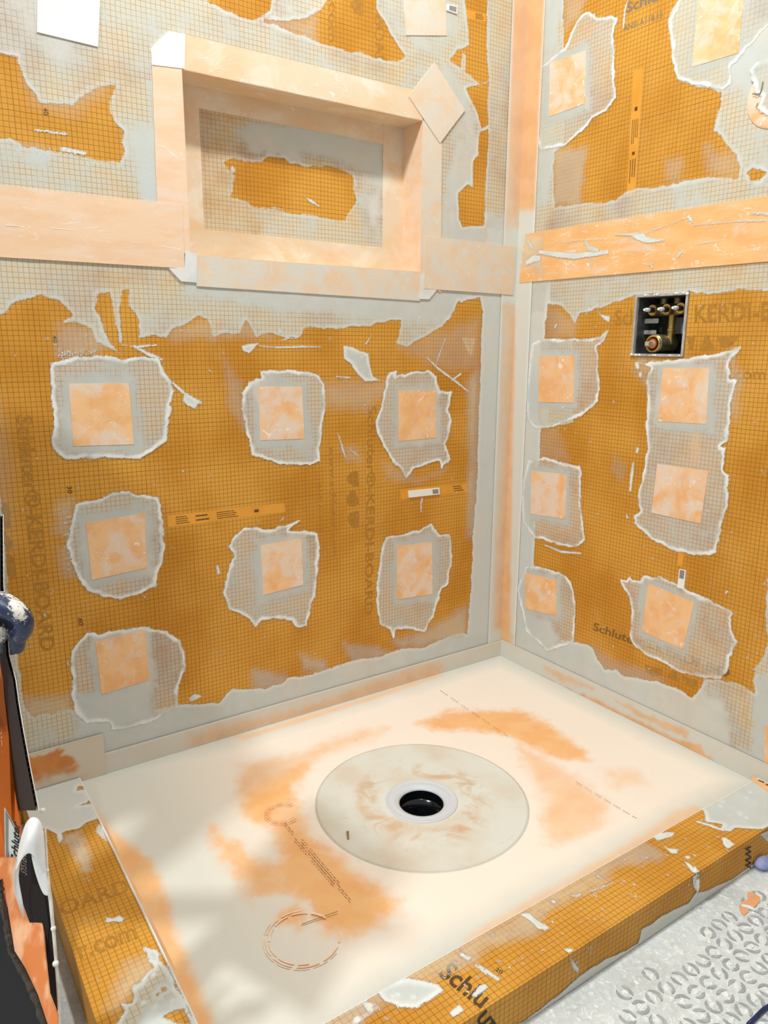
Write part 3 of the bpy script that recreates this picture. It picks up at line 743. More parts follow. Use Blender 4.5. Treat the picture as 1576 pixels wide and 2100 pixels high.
patch(PL, [(176, 1073), (296, 1052), (301, 1164), (188, 1189)], [(153, 1033), (199, 1022), (249, 1004), (284, 1015), (323, 1018), (331, 1047), (336, 1093), (338, 1120), (334, 1159), (322, 1173), (322, 1200), (284, 1216), (245, 1227), (213, 1223), (178, 1209), (156, 1184), (149, 1155), (137, 1120), (143, 1080)],
      'tilted membrane patch left in the left wall second row, beside printed strip', 1,
      deco=lambda f: [f.streak([(128+(i*7 % 13), 1050+i*12), (140+(i*5 % 9), 1046+i*12)], .004, .8, .6) for i in range(11)])
patch(PL, [(534, 1119), (618, 1104), (622, 1199), (540, 1220)], [(500, 1080), (553, 1086), (590, 1075), (614, 1068), (590, 1088), (650, 1090), (655, 1120), (652, 1160), (646, 1222), (637, 1241), (633, 1264), (629, 1283), (610, 1287), (598, 1272), (584, 1268), (557, 1268), (538, 1272), (523, 1285), (510, 1270), (497, 1259), (469, 1251), (458, 1216), (462, 1184), (480, 1141), (470, 1120), (485, 1095)],
      'membrane patch in the middle of the left wall second row, skim dripping below', 2)
patch(PL, [(815, 1120), (886, 1111), (887, 1218), (814, 1229)], [(791, 1100), (826, 1095), (862, 1085), (884, 1074), (900, 1095), (926, 1098), (928, 1140), (919, 1196), (907, 1207), (888, 1264), (871, 1295), (827, 1289), (810, 1290), (807, 1312), (800, 1290), (778, 1283), (772, 1245), (774, 1188), (779, 1150), (783, 1120)],
      'membrane patch right in the left wall second row, skim with slanted foot', 2)
patch(PL, G((550, 550), (835, 485), (860, 770), (585, 855)), G((415, 600), (505, 490), (560, 510), (680, 480), (830, 460), (950, 490), (1040, 540), (1060, 600), (1075, 680), (1050, 760), (1020, 830), (1030, 930), (900, 1000), (760, 1050), (640, 1060), (630, 1020), (490, 1020), (430, 950), (415, 880), (410, 640)),
      'lowest membrane patch on the left wall, tilted, skim running down into the base strip', 0, .55,
      deco=lambda f: f.thick(G((430, 830), (600, 860), (860, 780), (900, 990), (640, 1070), (440, 1030)), .97, .03))
o = sheet('membrane_patch', PL, A((215, -60), (578, -60), (563, 272), (213, 187)), .0030, MWHITE, res=.02); tag(o, 'bright white membrane patch at the top left of the left wall', 'patch')
o = sheet('membrane_patch', PL, B((803, -40), (1048, -40), (1058, 207), (822, 205)), .0022, MPALE, res=.02); tag(o, 'pale membrane patch at the top right of the left wall, beside a barcode sticker', 'patch')
o = sheet('membrane_patch', PL, B((985, 365), (1160, 637), (1015, 828), (835, 560)), .0048, MPALE, res=.02); tag(o, 'diamond-set pale membrane patch over the niche frame top right corner', 'patch')
patch(PR, CR((262, 378), (480, 305), (475, 625), (255, 705)), CR((470, 80), (500, 65), (550, 110), (640, 90), (672, 110), (645, 200), (655, 300), (650, 420), (658, 590), (600, 670), (520, 720), (450, 800), (350, 880), (200, 915), (180, 800), (165, 500), (200, 400), (350, 290), (380, 220), (430, 120)),
      'upper left membrane patch on the right wall, nearly covered in white smears', 2, .6)
patch(PR, CR((1165, -60), (1440, -60), (1400, 320), (1120, 405)), CR((1065, -60), (1700, -80), (1640, 80), (1500, 240), (1360, 400), (1350, 510), (1300, 545), (1200, 520), (1120, 515), (1030, 470), (1005, 380), (990, 260), (975, 130), (1010, 60)),
      'tall membrane patch at the top of the right wall, left of the round pipe seal', 1, .58, .8)
patch(PR, D((200, 505), (410, 497), (405, 782), (190, 778)), D((150, 420), (200, 400), (330, 395), (480, 395), (570, 385), (612, 348), (590, 410), (550, 450), (550, 560), (560, 700), (550, 770), (470, 850), (380, 890), (300, 925), (180, 940), (130, 890), (118, 780), (130, 600)),
      'clean orange membrane patch near the corner, left of and below the valve box', 0, .5, .9,
      deco=lambda f: f.thick(D((100, 380), (200, 400), (195, 800), (210, 940), (100, 940)), .97, .02))
patch(PR, D((148, 1190), (365, 1215), (355, 1485), (145, 1450)), D((130, 1130), (230, 1110), (340, 1145), (440, 1165), (455, 1200), (450, 1400), (460, 1550), (472, 1610), (430, 1650), (340, 1650), (250, 1620), (170, 1600), (95, 1500), (90, 1300)),
      'white-scratched membrane patch on the right wall, below the clean corner-side patch', 2, .5, .9,
      deco=lambda f: f.thick(D((80, 1100), (150, 1130), (140, 1470), (180, 1600), (80, 1600)), .97, .02))
sk67 = D((1075, 512), (1230, 490), (1408, 450), (1360, 510), (1340, 570), (1345, 640), (1388, 650), (1355, 760), (1345, 900), (1335, 1010), (1290, 1045), (1325, 1050), (1310, 1180), (1342, 1220), (1335, 1400), (1300, 1490), (1280, 1600), (1265, 1690), (1200, 1695), (1130, 1700), (980, 1660), (880, 1610), (770, 1510), (765, 1460), (805, 1430), (790, 1330), (830, 1180), (850, 1050), (840, 900), (850, 760), (845, 640), (865, 570), (800, 538), (900, 535))
patch(PR, D((945, 570), (1225, 575), (1205, 910), (915, 893)), sk67, 'membrane patch directly below the valve box with a white blot at its right', 1, .62, .85)
o = sheet('membrane_patch', PR, D((910, 1150), (1220, 1195), (1170, 1510), (875, 1445)), .0020, MT[2], res=.009); tag(o, 'white-marked membrane patch second below the valve box, in a long shared skim', 'patch')
patch(PR, I((215, 150), (390, 190), (390, 390), (215, 350)), I((215, 110), (330, 120), (440, 165), (480, 210), (495, 330), (490, 530), (430, 560), (340, 590), (260, 520), (215, 470), (200, 380), (165, 240), (190, 180)),
      'small clean membrane patch lowest beside the corner on the right wall', 0, .52, .9,
      deco=lambda f: f.thick(I((160, 160), (215, 140), (215, 360), (360, 420), (420, 560), (330, 600), (200, 470)), .97, .03))
patch(PR, I((905, 210), (1165, 315), (1100, 580), (870, 475)), I((740, 180), (780, 190), (805, 165), (815, 190), (855, 195), (880, 165), (980, 175), (1080, 220), (1200, 280), (1320, 340), (1408, 375), (1370, 400), (1380, 480), (1412, 540), (1360, 620), (1350, 700), (1310, 745), (1200, 740), (1090, 710), (960, 640), (880, 600), (830, 560), (800, 500), (812, 400), (800, 290)),
      'tilted membrane patch low on the right wall, under a barcode sticker', 0, .5, .82)
o = sheet('membrane_patch', PR, [(1571, 1488), (1660, 1500), (1660, 1620), (1568, 1572)], .0022, MT[0], res=.02); tag(o, 'sliver of orange membrane at the right frame edge above the curb', 'patch')
# round pipe seal at the right edge
cu_, cv_ = PR.uv(1597, 192); rr = abs(cu_ - PR.uv(1535.5, 205)[0])
bm = bmesh.new(); rings = []
for k, (rf, hh) in enumerate(((1.0, -.0002), (1.0, .0022), (.93, .0028), (.7, .0034), (.45, .004), (.2, .0045))):
    rings.append([bm.verts.new(PR.at(cu_+rr*rf*math.cos(a), cv_+rr*rf*math.sin(a), hh + (.0035*float(vn(np.array(math.cos(a)*rf), np.array(math.sin(a)*rf), 3, 3, 4)) if 1 < k else 0))) for a in [2*math.pi*i/64 for i in range(64)]])
for a, b in zip(rings, rings[1:]):
    for i in range(64): bm.faces.new((a[i], a[(i+1) % 64], b[(i+1) % 64], b[i]))
bm.faces.new(rings[-1])
seal = tag(bm_obj('pipe_seal', bm, MT[2], smooth=True, auto=math.radians(40)), 'round wrinkled membrane pipe seal at the upper right frame edge', 'patch')
f = Field(PR, cu_-rr*1.1, cu_+rr*1.1, cv_-rr*1.1, cv_+rr*1.1, .0025)
f.add(z(1376, 0, 5, [(830, 730), (900, 640), (1010, 560), (1100, 700), (1100, 1250), (960, 1180), (900, 1110), (950, 1000), (880, 960), (880, 880)]), .8, .006, 1.0)
f.build('thinset_skim', MFG, seal, h0=.0046)
lines('crack', PR, [(a, b) for a, b in zip(z(1376, 0, 5, [(965, 840), (955, 900), (940, 960), (900, 980), (870, 965)]), z(1376, 0, 5, [(955, 900), (940, 960), (900, 980), (870, 965), (855, 975)]))] +
      [(z(1376, 0, 5, [(915, 1060)])[0], z(1376, 0, 5, [(895, 1108)])[0])], .0022, M_INKG, seal, .0065)

# ------------------------------------------------------------------ seam bands
o = sheet('seam_band', PL, bandL1, .0036, MBAND, res=.02, wob=.0008); tag(o, 'peach membrane seam band across the left wall, left of the niche', 'membrane band')
for sg in (((100, 468), (150, 472)), ((170, 470), (200, 466)), ((330, 505), (376, 512)), ((10, 462), (60, 466))): lines('crease', PL, [sg], .0012, MWHITE, o, .0039)
o = sheet('seam_band', PL, [(870, 485), (1057, 506), (1051, 605), (868, 592)], .0046, MPALE, res=.02); tag(o, 'short pale seam band between the niche and the wall corner', 'membrane band')
q1_, q2_ = np.array(PR.uv(1080, 480)), np.array(PR.uv(1640, 393)); q3_, q4_ = np.array(PR.uv(1067, 580)), np.array(PR.uv(1640, 531))
e1_ = q1_+(q2_-q1_)*((-1.04-q1_[0])/(q2_-q1_)[0]); e2_ = q3_+(q4_-q3_)*((-1.04-q3_[0])/(q4_-q3_)[0])
o = sheet('seam_band', PR, [tuple(q1_), tuple(e1_), tuple(e2_), tuple(q3_)], .0036, MBANDR, res=.02, wob=.0008, px=False); tag(o, 'orange seam band with white smears across the right wall above the valve box', 'membrane band')
f = Field(PR, PR.uv(1640, 440)[0], -.001, 700*S, 830*S, .0025)
f.streak(CR((200, 1520), (300, 1535), (420, 1545), (620, 1520)), .022, .85); f.streak(CR((480, 1450), (500, 1500), (560, 1510)), 0.0186, .7, .35)
f.streak(CR((660, 1415), (760, 1415), (830, 1405)), 0.0074, .9, .35); f.add(CR((750, 1420), (830, 1405), (850, 1430), (960, 1450), (860, 1470), (790, 1445)), .9, .003)
f.streak(CR((740, 1435), (860, 1400), (1000, 1350), (1110, 1305)), 0.0025, .8, .35); f.add(CR((1090, 1310), (1110, 1295), (1135, 1345), (1110, 1335)), .9, .001)
f.streak(CR((1130, 1360), (1280, 1345), (1400, 1335), (1576, 1330)), 0.0031, .9, .35); f.streak(CR((1480, 1285), (1576, 1290), (1640, 1300)), 0.0087, .9, .35)
f.streak(CR((120, 1590), (170, 1560), (210, 1560)), .026, .85); f.streak(CR((130, 1440), (160, 1500)), 0.0186, .6, .35)
f.streak(CR((860, 1600), (880, 1590), (885, 1620)), 0.0087, .9, .35); f.streak(CR((1030, 1560), (1050, 1530), (1070, 1520)), 0.0087, .7, .35)
f.streak(CR((510, 1545), (520, 1610)), 0.0062, .8, .35); f.streak(CR((260, 1475), (420, 1450), (620, 1440)), 0.0037, .6, .35); f.streak(CR((1150, 1475), (1200, 1465), (1290, 1450)), 0.0037, .7, .35)
f.haze(CR((100, 1430), (220, 1420), (220, 1660), (100, 1600)), .45, .03)
f.build('thinset_smear', MF, o, h0=.0042)

# ------------------------------------------------------------------ corner and base bands
CO1 = coat_mat('corner_fleece_coat', C3(236, 180, 122), C3(228, 170, 110), C3(224, 220, 206), C3(206, 210, 204))
def vband(pl, u0, ops, name, label, parent=None):
    f = Field(pl, u0, -.0005, 0.0, CEIL-.001, .006); f.soft[:] = .6; f.dens[:] = .4
    for p, v, fe in ops: f.sethaze(p, v, fe, .006)
    f.rim[:, 0] = .8; f.rim[:, 1] = .3
    return f.build(name, CO1, parent, full=True, h0=.0022)
uL = -30*S; uR = PR.uv(1100, 440)[0]
cb = empty('corner_band', (-.002, -.002, 0), 'upright membrane band folded into the corner of the two walls', 'membrane band')
def two(name, pl, u0, ops):
    return vband(pl, u0, ops, name, None, cb)
two('left_flange', PL, PL.uv(1026, 640)[0], [([(1000, 470), (1070, 470), (1062, 625), (990, 620)], 1.0, .02), ([(1045, -20), (1085, -20), (1068, 440), (1050, 440)], .25, .04), ([(1000, 640), (1030, 640), (1010, 1300), (960, 1300)], 1.0, .02),
     ([(1045, 650), (1060, 650), (1030, 1330), (1015, 1330)], .35, .03), ([(960, 1290), (1030, 1290), (1030, 1360), (960, 1380)], 1.0, .02)])
two('right_flange', PR, uR, [([(1075, -20), (1130, -20), (1125, 430), (1065, 430)], .12, .02), ([(1060, 430), (1110, 440), (1110, 640), (1055, 640)], .95, .02), ([(1060, 640), (1120, 640), (1100, 1300), (1045, 1300)], .95, .01),
     ([(1030, 700), (1057, 660), (1052, 900), (1048, 1320), (1020, 1340)], .15, .02), ([(1025, 1320), (1080, 1340), (1080, 1400), (1025, 1360)], .95, .02)])
bb = tag(None or empty('base_band', (-.6, -.003, 0), 'long membrane band along the foot of the left wall', 'membrane band'))
f = Field(PL, -880*S, -.003, .0005, 34*S, .004); f.soft[:] = .85; f.dens[:] = .5
f.sethaze(Hz((1080, 550), (1060, 605), (700, 720), (350, 830), (0, 935), (-300, 1010), (-300, 940), (0, 850), (300, 800), (560, 700), (800, 620), (950, 560)), .38, .03)
f.sethaze(z(40, 1480, 5.253, [(650, 450), (900, 380), (900, 560), (690, 600)]), .5, .03)
f.rim[-1, :] = .9; f.rim[-2, :] = .4
f.build('fleece_strip', CO1, bb, full=True, h0=.0030)
f = Field(PL, XE+.002, PL.uv(213, 1530)[0], .0005, 66*S, .004); f.soft[:] = .9; f.dens[:] = .3
f.sethaze(z(40, 1480, 5.253, [(60, 370), (250, 350), (400, 270), (490, 290), (460, 350), (620, 420), (560, 480), (100, 600)]), .02, .008)
f.sethaze(z(40, 1480, 5.253, [(60, 600), (400, 500), (620, 450), (620, 540), (400, 580), (60, 660)]), .12, .02)
f.rim[-1, :] = .9
f.build('end_piece', coat_mat('end_fleece_coat', C3(214, 140, 74), C3(206, 128, 62), C3(222, 212, 192), C3(206, 204, 188)), bb, full=True, h0=.0045)
bb2 = empty('base_band', (-.003, -.5, 0), 'long membrane band along the foot of the right wall', 'membrane band')
f = Field(PR, -600*S, -.003, .0005, 36*S, .004); f.soft[:] = .93; f.dens[:] = .45
f.sethaze(I((300, 735), (480, 850), (640, 930), (850, 1040), (1080, 1130), (1240, 1205), (1300, 1230), (1210, 1130), (1070, 1080), (900, 1000), (700, 900), (540, 830), (430, 790), (310, 720)), .10, .012)
f.sethaze(I((310, 670), (500, 740), (600, 800), (420, 760)), .35, .015)
f.sethaze(I((720, 860), (900, 940), (1140, 1040), (1120, 1070), (900, 980)), .30, .012)
f.rim[-1, :] = .7
f.build('fleece_strip', CO1, bb2, full=True, h0=.0030)

# ------------------------------------------------------------------ niche
PN = Plane('C', ND)
ni = empty('wall_niche', ((NX0+NX1)/2, 0, NZ0), 'recessed rectangular shower niche framed in membrane strips on the left wall', 'niche')
bm = bmesh.new(); add_box(bm, (NX0-BT, ND, NZ0-BT), (NX1+BT, ND+BT, NZ1+BT)); bk = bm_obj('back_panel', bm, MBO, ni)
bm = bmesh.new(); add_box(bm, (NX0-BT, BT+.0005, NZ0), (NX0, ND-.0002, NZ1)); bm_obj('jamb', bm, MNICHE, ni)
bm = bmesh.new(); add_box(bm, (NX1, BT+.0005, NZ0), (NX1+BT, ND-.0002, NZ1)); bm_obj('jamb', bm, MNICHE, ni)
bm = bmesh.new(); add_box(bm, (NX0-BT, BT+.0005, NZ1), (NX1+BT, ND-.0002, NZ1+BT)); bm_obj('soffit', bm, MNICHE, ni)
bm = bmesh.new(); add_box(bm, (NX0-BT, BT+.0005, NZ0-BT), (NX1+BT, ND-.0002, NZ0)); bm_obj('sill', bm, MNICHE, ni)
f = Field(PN, NX0+.001, NX1-.001, NZ0+.001, NZ1-.001, .0028); f.edge[:] = 1; f.dens[:] = .5
f.thick(B((-100, 700), (300, 720), (690, 820), (690, 1010), (560, 980), (300, 900), (-60, 860)), .95, .03)
f.thick(N((880, 930), (1100, 960), (1576, 1040), (1576, 1320), (1230, 1230), (1050, 1190), (950, 1060)), .92, .04)
f.thick(B((540, 1000), (690, 1000), (690, 1430), (560, 1400)), .7, .04)
f.thick(B((0, 1200), (300, 1240), (470, 1290), (690, 1400), (690, 1440), (0, 1380)), .68, .04)
f.thick(B((600, 1140), (665, 1130), (640, 1300), (610, 1290)), .85, .02)
f.cut(N((810, 1300), (880, 1270), (1000, 1290), (1090, 1305), (1190, 1290), (1230, 1250), (1350, 1260), (1440, 1290)) + B((60, 905), (130, 930), (230, 960), (310, 960), (400, 965), (470, 985), (515, 1010), (525, 1100), (535, 1160), (510, 1200), (490, 1230), (470, 1275), (380, 1265), (290, 1240), (230, 1235), (150, 1230), (150, 1190), (110, 1200), (0, 1190)) + z(290, 370, 4.776, [(1460, 320), (1450, 250), (1380, 290), (1240, 270), (1090, 260), (1050, 220), (960, 200), (880, 160), (900, 60)]) + N((890, 1500), (930, 1440), (850, 1380)), .006)
f.streak(B((250, 1145), (275, 1160), (320, 1190)), .008, .9); f.streak(N((880, 1350), (910, 1400)), .02, .5)
f.build('thinset_film', MF, bk)
text(PN, 'www', (728, 417), (776, 413), (727, 400), bk, M_INKG, bold=.03)
# fleece strips in the inner corners of the niche
tl, tr_, br, bl = (NX0, NZ1), (NX1, NZ1), (NX1, NZ0), (NX0, NZ0)
xl = PN.uv(413, 350)[0]; xr = PN.uv(785, 380)[0]; zt0 = PN.uv(410, 222)[1]; zt1 = PN.uv(785, 316 - 20)[1]; zb0 = PN.uv(420, 470)[1]; zb1 = PN.uv(782, 508)[1]
sheet('corner_strip', PN, [(NX0+.001, NZ1-.001), (NX1-.001, NZ1-.001), (NX1-.001, zt1), (NX0+.001, zt0)], .0018, MNICHE, ni, .02, px=False)
sheet('corner_strip', PN, [(NX0+.001, zb0), (NX1-.001, zb1), (NX1-.001, NZ0+.001), (NX0+.001, NZ0+.001)], .0018, MNICHE, ni, .02, px=False)
sheet('corner_strip', PN, [(NX0+.001, NZ1-.001), (xl, NZ1-.001), (xl, NZ0+.001), (NX0+.001, NZ0+.001)], .0026, MNICHE, ni, .02, px=False)
sheet('corner_strip', PN, [(xr, NZ1-.001), (NX1-.001, NZ1-.001), (NX1-.001, NZ0+.001), (xr, NZ0+.001)], .0026, MNICHE, ni, .02, px=False)
for nm_, lo_, hi_ in (('jamb_strip', (NX1-.0013, -.0030, NZ0+.0014), (NX1-.0001, ND-.001, NZ1-.0014)), ('jamb_strip', (NX0+.0001, -.0030, NZ0+.0014), (NX0+.0013, ND-.001, NZ1-.0014)),
                      ('soffit_strip', (NX0+.0001, -.0030, NZ1-.0013), (NX1-.0001, ND-.001, NZ1-.0001)), ('sill_strip', (NX0+.0001, -.0032, NZ0+.0001), (NX1-.0001, ND-.001, NZ0+.0013))):
    bm = bmesh.new(); add_box(bm, lo_, hi_); bm_obj(nm_, bm, MNICHE if nm_ != 'jamb_strip' else MBAND, ni)
# face strips around the opening (px quads)
def fstrip(nm, q, h, mat): return sheet(nm, PL, q, h, mat, ni, .02, base=.0)
def uvq(*p): return [PL.uv(*q) if isinstance(q, tuple) and len(q) == 2 and q[0] > 2 else q for q in p]
sheet('face_strip', PL, [PL.uv(376, 70.5), PL.uv(850, 187), (NX1, NZ1), (NX0, NZ1)], .0032, MNICHE, ni, .02, px=False, base=0)
sheet('face_strip', PL, [PL.uv(311, 132), (NX0, NZ1), (NX0, NZ0), PL.uv(325, 500)], .0030, MBAND, ni, .02, px=False, base=0)
sheet('face_strip', PL, [(NX0, NZ0), (NX1, NZ0), PL.uv(860, 617), PL.uv(403, 587)], .0034, MPALE, ni, .02, px=False, base=0)
sheet('face_strip', PL, [(NX1, NZ1), PL.uv(905, 262), PL.uv(903, 600), (NX1, NZ0-.02)], .0030, MPALE, ni, .02, px=False, base=0)
plate('corner_piece', PL, [(309, 100), (345, 66), (379, 71), (377, 142), (311, 134)], .0042, MWHITE, ni)
plate('corner_piece', PL, [(379, 515), (403, 521), (403, 580), (370.6, 577), (345, 550), (378, 550)], .0040, MGREY, ni)
plate('corner_piece', PL, [(862, 563), (895, 570), (895, 594), (879, 614), (858, 613)], .0040, MGREY, ni)

# ------------------------------------------------------------------ stickers
def sticker(pl, q, label, parts, h=.003):
    o = sheet('barcode_sticker', pl, q, h, M_PAPER, res=.02, wob=.0001); tag(o, label, 'sticker')
    a0, a1, n = parts
    segs = []; r = random.Random(3)
    for i in range(n):
        t = a0 + (a1-a0)*i/n
        A_, B_ = lerp2(q[0], q[1], t), lerp2(q[3], q[2], t)
        segs.append((lerp2(A_, B_, .15), lerp2(A_, B_, .85)))
    w = np.hypot(*(np.array(pl.uv(*q[0]))-np.array(pl.uv(*q[1]))))*(a1-a0)/n*.62
    lines('barcode', pl, segs, w, M_BLACK, o, h+.0002)
    return o
s1 = sticker(PL, Fz((948, 1032), (1127, 1014), (1130, 1050), (952, 1070)), 'white barcode sticker on the bare left wall above its lower right patches', (.78, .97, 9))
microtext(PL, *Fz((952, 1036), (1060, 1026), (1062, 1052), (956, 1064)), 3, s1, M_INKG, 8)
s1 = sticker(PL, B((1058, 25), (1118, 38), (1115, 82), (1056, 62)), 'small barcode sticker at the top of the left wall beside a pale patch', (.25, .95, 9), .0035)
s1 = sticker(PR, I((1118, 135), (1108, 240), (1070, 232), (1082, 128)), 'slim barcode sticker above the tilted patch low on the right wall', (.05, .5, 8), .0035)
# ------------------------------------------------------------------ shower pan
CH = 8*S
PC = Plane('F', CH)
YI = float(np.mean([PC.uv(976, 1919.8)[1], PC.uv(1438.5, 1662.8)[1]])); YO = float(np.mean([PC.uv(976, 2077.7)[1], PC.uv(1300, 1873)[1], PC.uv(1576, 1699)[1]]))
XI = float(np.mean([PC.uv(187, 1641)[0], PC.uv(406, 2100)[0]])); XO = float(np.mean([PC.uv(95, 1777.7)[0], PC.uv(190.4, 2088.6)[0]]))
DZ = -.011
DX, DY = Plane('F', -.012).uv(865, 1641)
RC = .236
def pan_h(U, V):
    dx = U-DX; dy = V-DY; r = np.hypot(dx, dy)+1e-9
    tx = np.where(dx > 0, (0-DX)/np.maximum(dx, 1e-9), (XI-DX)/np.minimum(dx, -1e-9)); ty = np.where(dy > 0, (0-DY)/np.maximum(dy, 1e-9), (YI-DY)/np.minimum(dy, -1e-9))
    re = r*np.minimum(tx, ty); t = np.clip((r-RC)/(re-RC), 0, 1)
    h = DZ*(1-t)
    return np.where(r < RC-.004, DZ-.004, h)
MPAN = coat_mat('pan_fleece_coat', C3(244, 186, 116), C3(242, 176, 104), C3(244, 233, 218), C3(212, 214, 204))
M_TRAYCORE = plain('tray_foam', C3(235, 235, 230), .8)
pan = empty('shower_pan', ((XI)/2, YI/2, FLOORZ), 'sloped chalky white and orange shower pan between the two walls and the curbs', 'shower pan')
bm = bmesh.new(); add_box(bm, (XI+.0005, YI+.0005, FLOORZ+.0005), (-.001, -.001, -.020))
# leave a shaft for the drain
bm.free()
def ring_slab(name, x0, x1, y0, y1, z0, z1, cx, cy, r, mat, parent, seg=32):
    bm = bmesh.new(); vs = {}
    ang = [2*math.pi*i/seg + math.pi/seg for i in range(seg)]
    for zi, zz in ((0, z0), (1, z1)):
        inn = [bm.verts.new((cx+r*math.cos(a), cy+r*math.sin(a), zz)) for a in ang]
        out = []
        for a in ang:
            dx, dy = math.cos(a), math.sin(a)
            t = min(((x1-cx)/dx if dx > 0 else (x0-cx)/dx), ((y1-cy)/dy if dy > 0 else (y0-cy)/dy)); out.append(bm.verts.new((cx+dx*t, cy+dy*t, zz)))
        vs[zi] = (inn, out)
    for i in range(seg):
        j = (i+1) % seg
        a, b = vs[0], vs[1]
        bm.faces.new((a[0][i], a[1][i], a[1][j], a[0][j])); bm.faces.new((b[0][i], b[0][j], b[1][j], b[1][i]))
        bm.faces.new((a[0][i], a[0][j], b[0][j], b[0][i])); bm.faces.new((a[1][i], b[1][i], b[1][j], a[1][j]))
    return bm_obj(name, bm, mat, parent)
ring_slab('tray_core', XI+.001, -.001, YI+.001, -.001, FLOORZ+.0005, -.018, DX, DY, .10, M_TRAYCORE, pan)
fp = Field(Plane('F', 0.0), XI+.0005, -.0008, YI+.0005, -.0008, .004)
fp.soft[:] = .97; fp.dens[:] = .25
def sp(p, v, fe=.05, rag=.02): fp.sethaze(p, v, fe*1.25, rag)
# border wiped with thicker thinset
U_, V_ = fp.U, fp.V
bd = np.minimum(np.minimum(-U_, -V_), np.minimum(U_-XI, V_-YI)); fp.dens = np.clip(1.15 - bd/.07 + .3*vn(U_, V_, 12, 3, 5), 0, 1)
lft_shade = np.clip((.34-(U_-XI))/.22, 0, 1); fp.dens = np.maximum(fp.dens, .75*lft_shade)  # shade over the pan's left side painted in as a greyer coat
sp(K((240, 260), (340, 170), (480, 160), (640, 130), (560, 260), (530, 380), (610, 520), (790, 660), (940, 790), (1090, 890), (1085, 940), (950, 1040), (850, 1085), (720, 1070), (640, 1000), (560, 880), (480, 860), (420, 760), (480, 640), (400, 500), (300, 470), (240, 380)), .10, .045)
sp(K((90, 500), (180, 570), (260, 560), (340, 650), (440, 720), (490, 830), (420, 870), (320, 910), (250, 800), (160, 690), (80, 570)), .22, .04)
sp(K((420, 970), (540, 920), (620, 980), (560, 1040), (460, 1020)), .20, .03)
sp(K((130, 470), (220, 440), (380, 520), (420, 640), (330, 650), (200, 560)), .92, .03)
sp(K((300, 890), (420, 870), (520, 860), (520, 900), (430, 960), (380, 960)), .96, .02)
sp(K((560, 900), (600, 900), (660, 1040), (620, 1040)), .9, .015)
sp(Hz((0, 1090), (250, 1040), (420, 970), (640, 900), (780, 890), (700, 930), (480, 1010), (300, 1080), (120, 1190), (0, 1240)), .45, .05)
sp([(860, 1478), (920, 1452), (1000, 1452), (1060, 1452), (1120, 1475), (1197, 1535), (1208, 1552), (1157, 1553), (1100, 1532), (1040, 1502), (960, 1490), (890, 1490)], .12, .035)
sp([(1066, 1529), (1110, 1545), (1200, 1600), (1240, 1640), (1230, 1690), (1150, 1722), (1130, 1700), (1120, 1640), (1090, 1580)], .42, .05)
sp(L((380, 150), (560, 60), (700, 100), (640, 190), (560, 260), (400, 330)), .38, .04)
sp(I((660, 1240), (820, 1250), (880, 1320), (700, 1340)), .6, .05)
sp(K((420, 380), (540, 380), (560, 470), (450, 500)), .25, .04)
# membrane flange of the curbs lying on the pan rim
sp(L((-60, 860), (0, 805), (370, 600), (600, 470), (900, 290), (1080, 160), (1180, 135), (1230, 165), (600, 520), (0, 850)), .45, .02, .006)
sp(J((600, 160), (700, 300), (820, 400), (1000, 540), (1060, 700), (1130, 950), (1250, 1250), (1350, 1500), (1390, 1640), (1290, 1640), (1060, 1180), (870, 740), (700, 370)), .18, .02, .008)
sp(Hz((-80, 940), (0, 935), (700, 725), (1060, 605), (1070, 620), (700, 745), (0, 965)), .5, .015, .004)
fp.build('fleece_top', MPAN, pan, full=True, h0=-.0002, hf=pan_h, maskf=lambda u, v: np.hypot(u-DX, v-DY) > RC-.014)
PQ = Plane('F', -.004)
for k, seg in enumerate([K((575, 1042), (770, 972))]):
    lines('pencil_line', PQ, [seg], .0016, M_INKG, pan, .0012)
ML = plain('print_on_fleece', C3(166, 122, 84), .8)
rr_ = random.Random(2); segs = []
for row in range(3):
    x = .0
    while x < 1:
        w_ = .012+.03*rr_.random(); a = lerp2((470, 478), (845, 918), x); b = lerp2((470, 478), (845, 918), min(1, x+w_)); x += w_+.012
        if (row == 1 or .25 < x < .85) and rr_.random() < .8: segs.append(tuple(K((a[0]+row*9-9, a[1]-row*9+9), (b[0]+row*9-9, b[1]-row*9+9))))
tag(lines('small_print', PQ, segs, .0020, ML, pan, .0014), kind='stuff')
segs = []
for (a, b) in ((Hz((1060, 700), (1430, 950))), (L((540, 10), (870, 210)))):
    for i in range(26):
        if i % 4 != 3: segs.append((lerp2(a, b, i/26), lerp2(a, b, (i+.75)/26)))
tag(lines('small_print', PQ, segs, .0014, ML, pan, .0014), kind='stuff')
def ringdecal(name, pl, c, r0, r1, mat, parent, h, a0=0, a1=6.2832, seg=40, broken=0):
    V = []; F = []
    for i in range(seg+1):
        a = a0+(a1-a0)*i/seg
        for r in (r0, r1): V.append(pl.at(c[0]+r*math.cos(a), c[1]+r*math.sin(a), h))
    for i in range(seg):
        if broken and (i*7) % broken == 0: continue
        F.append((2*i, 2*i+1, 2*i+3, 2*i+2))
    return mesh(name, V, F, mat, parent)
cc = PQ.uv(*K((583, 1112))[0])
MRG = plain('orange_print_ring', C3(248, 208, 172), .8, ns=60, var=C3(248, 222, 198))
for (r0, r1, a0, a1) in ((.055, .058, .2, 4.4), (.061, .0635, 1.0, 5.9), (.066, .0675, 2.0, 5.2)): ringdecal('printed_ring', PQ, cc, r0, r1, MRG, pan, .0013, a0, a1, 40, 6)
cc = PQ.uv(*K((470, 440))[0])
for (r0, r1) in ((.030, .032), (.036, .038)): ringdecal('printed_ring', PQ, cc, r0, r1, plain('brown_print_ring', C3(226, 166, 112), .8), pan, .0013, .3, 5.2, 40, 5)

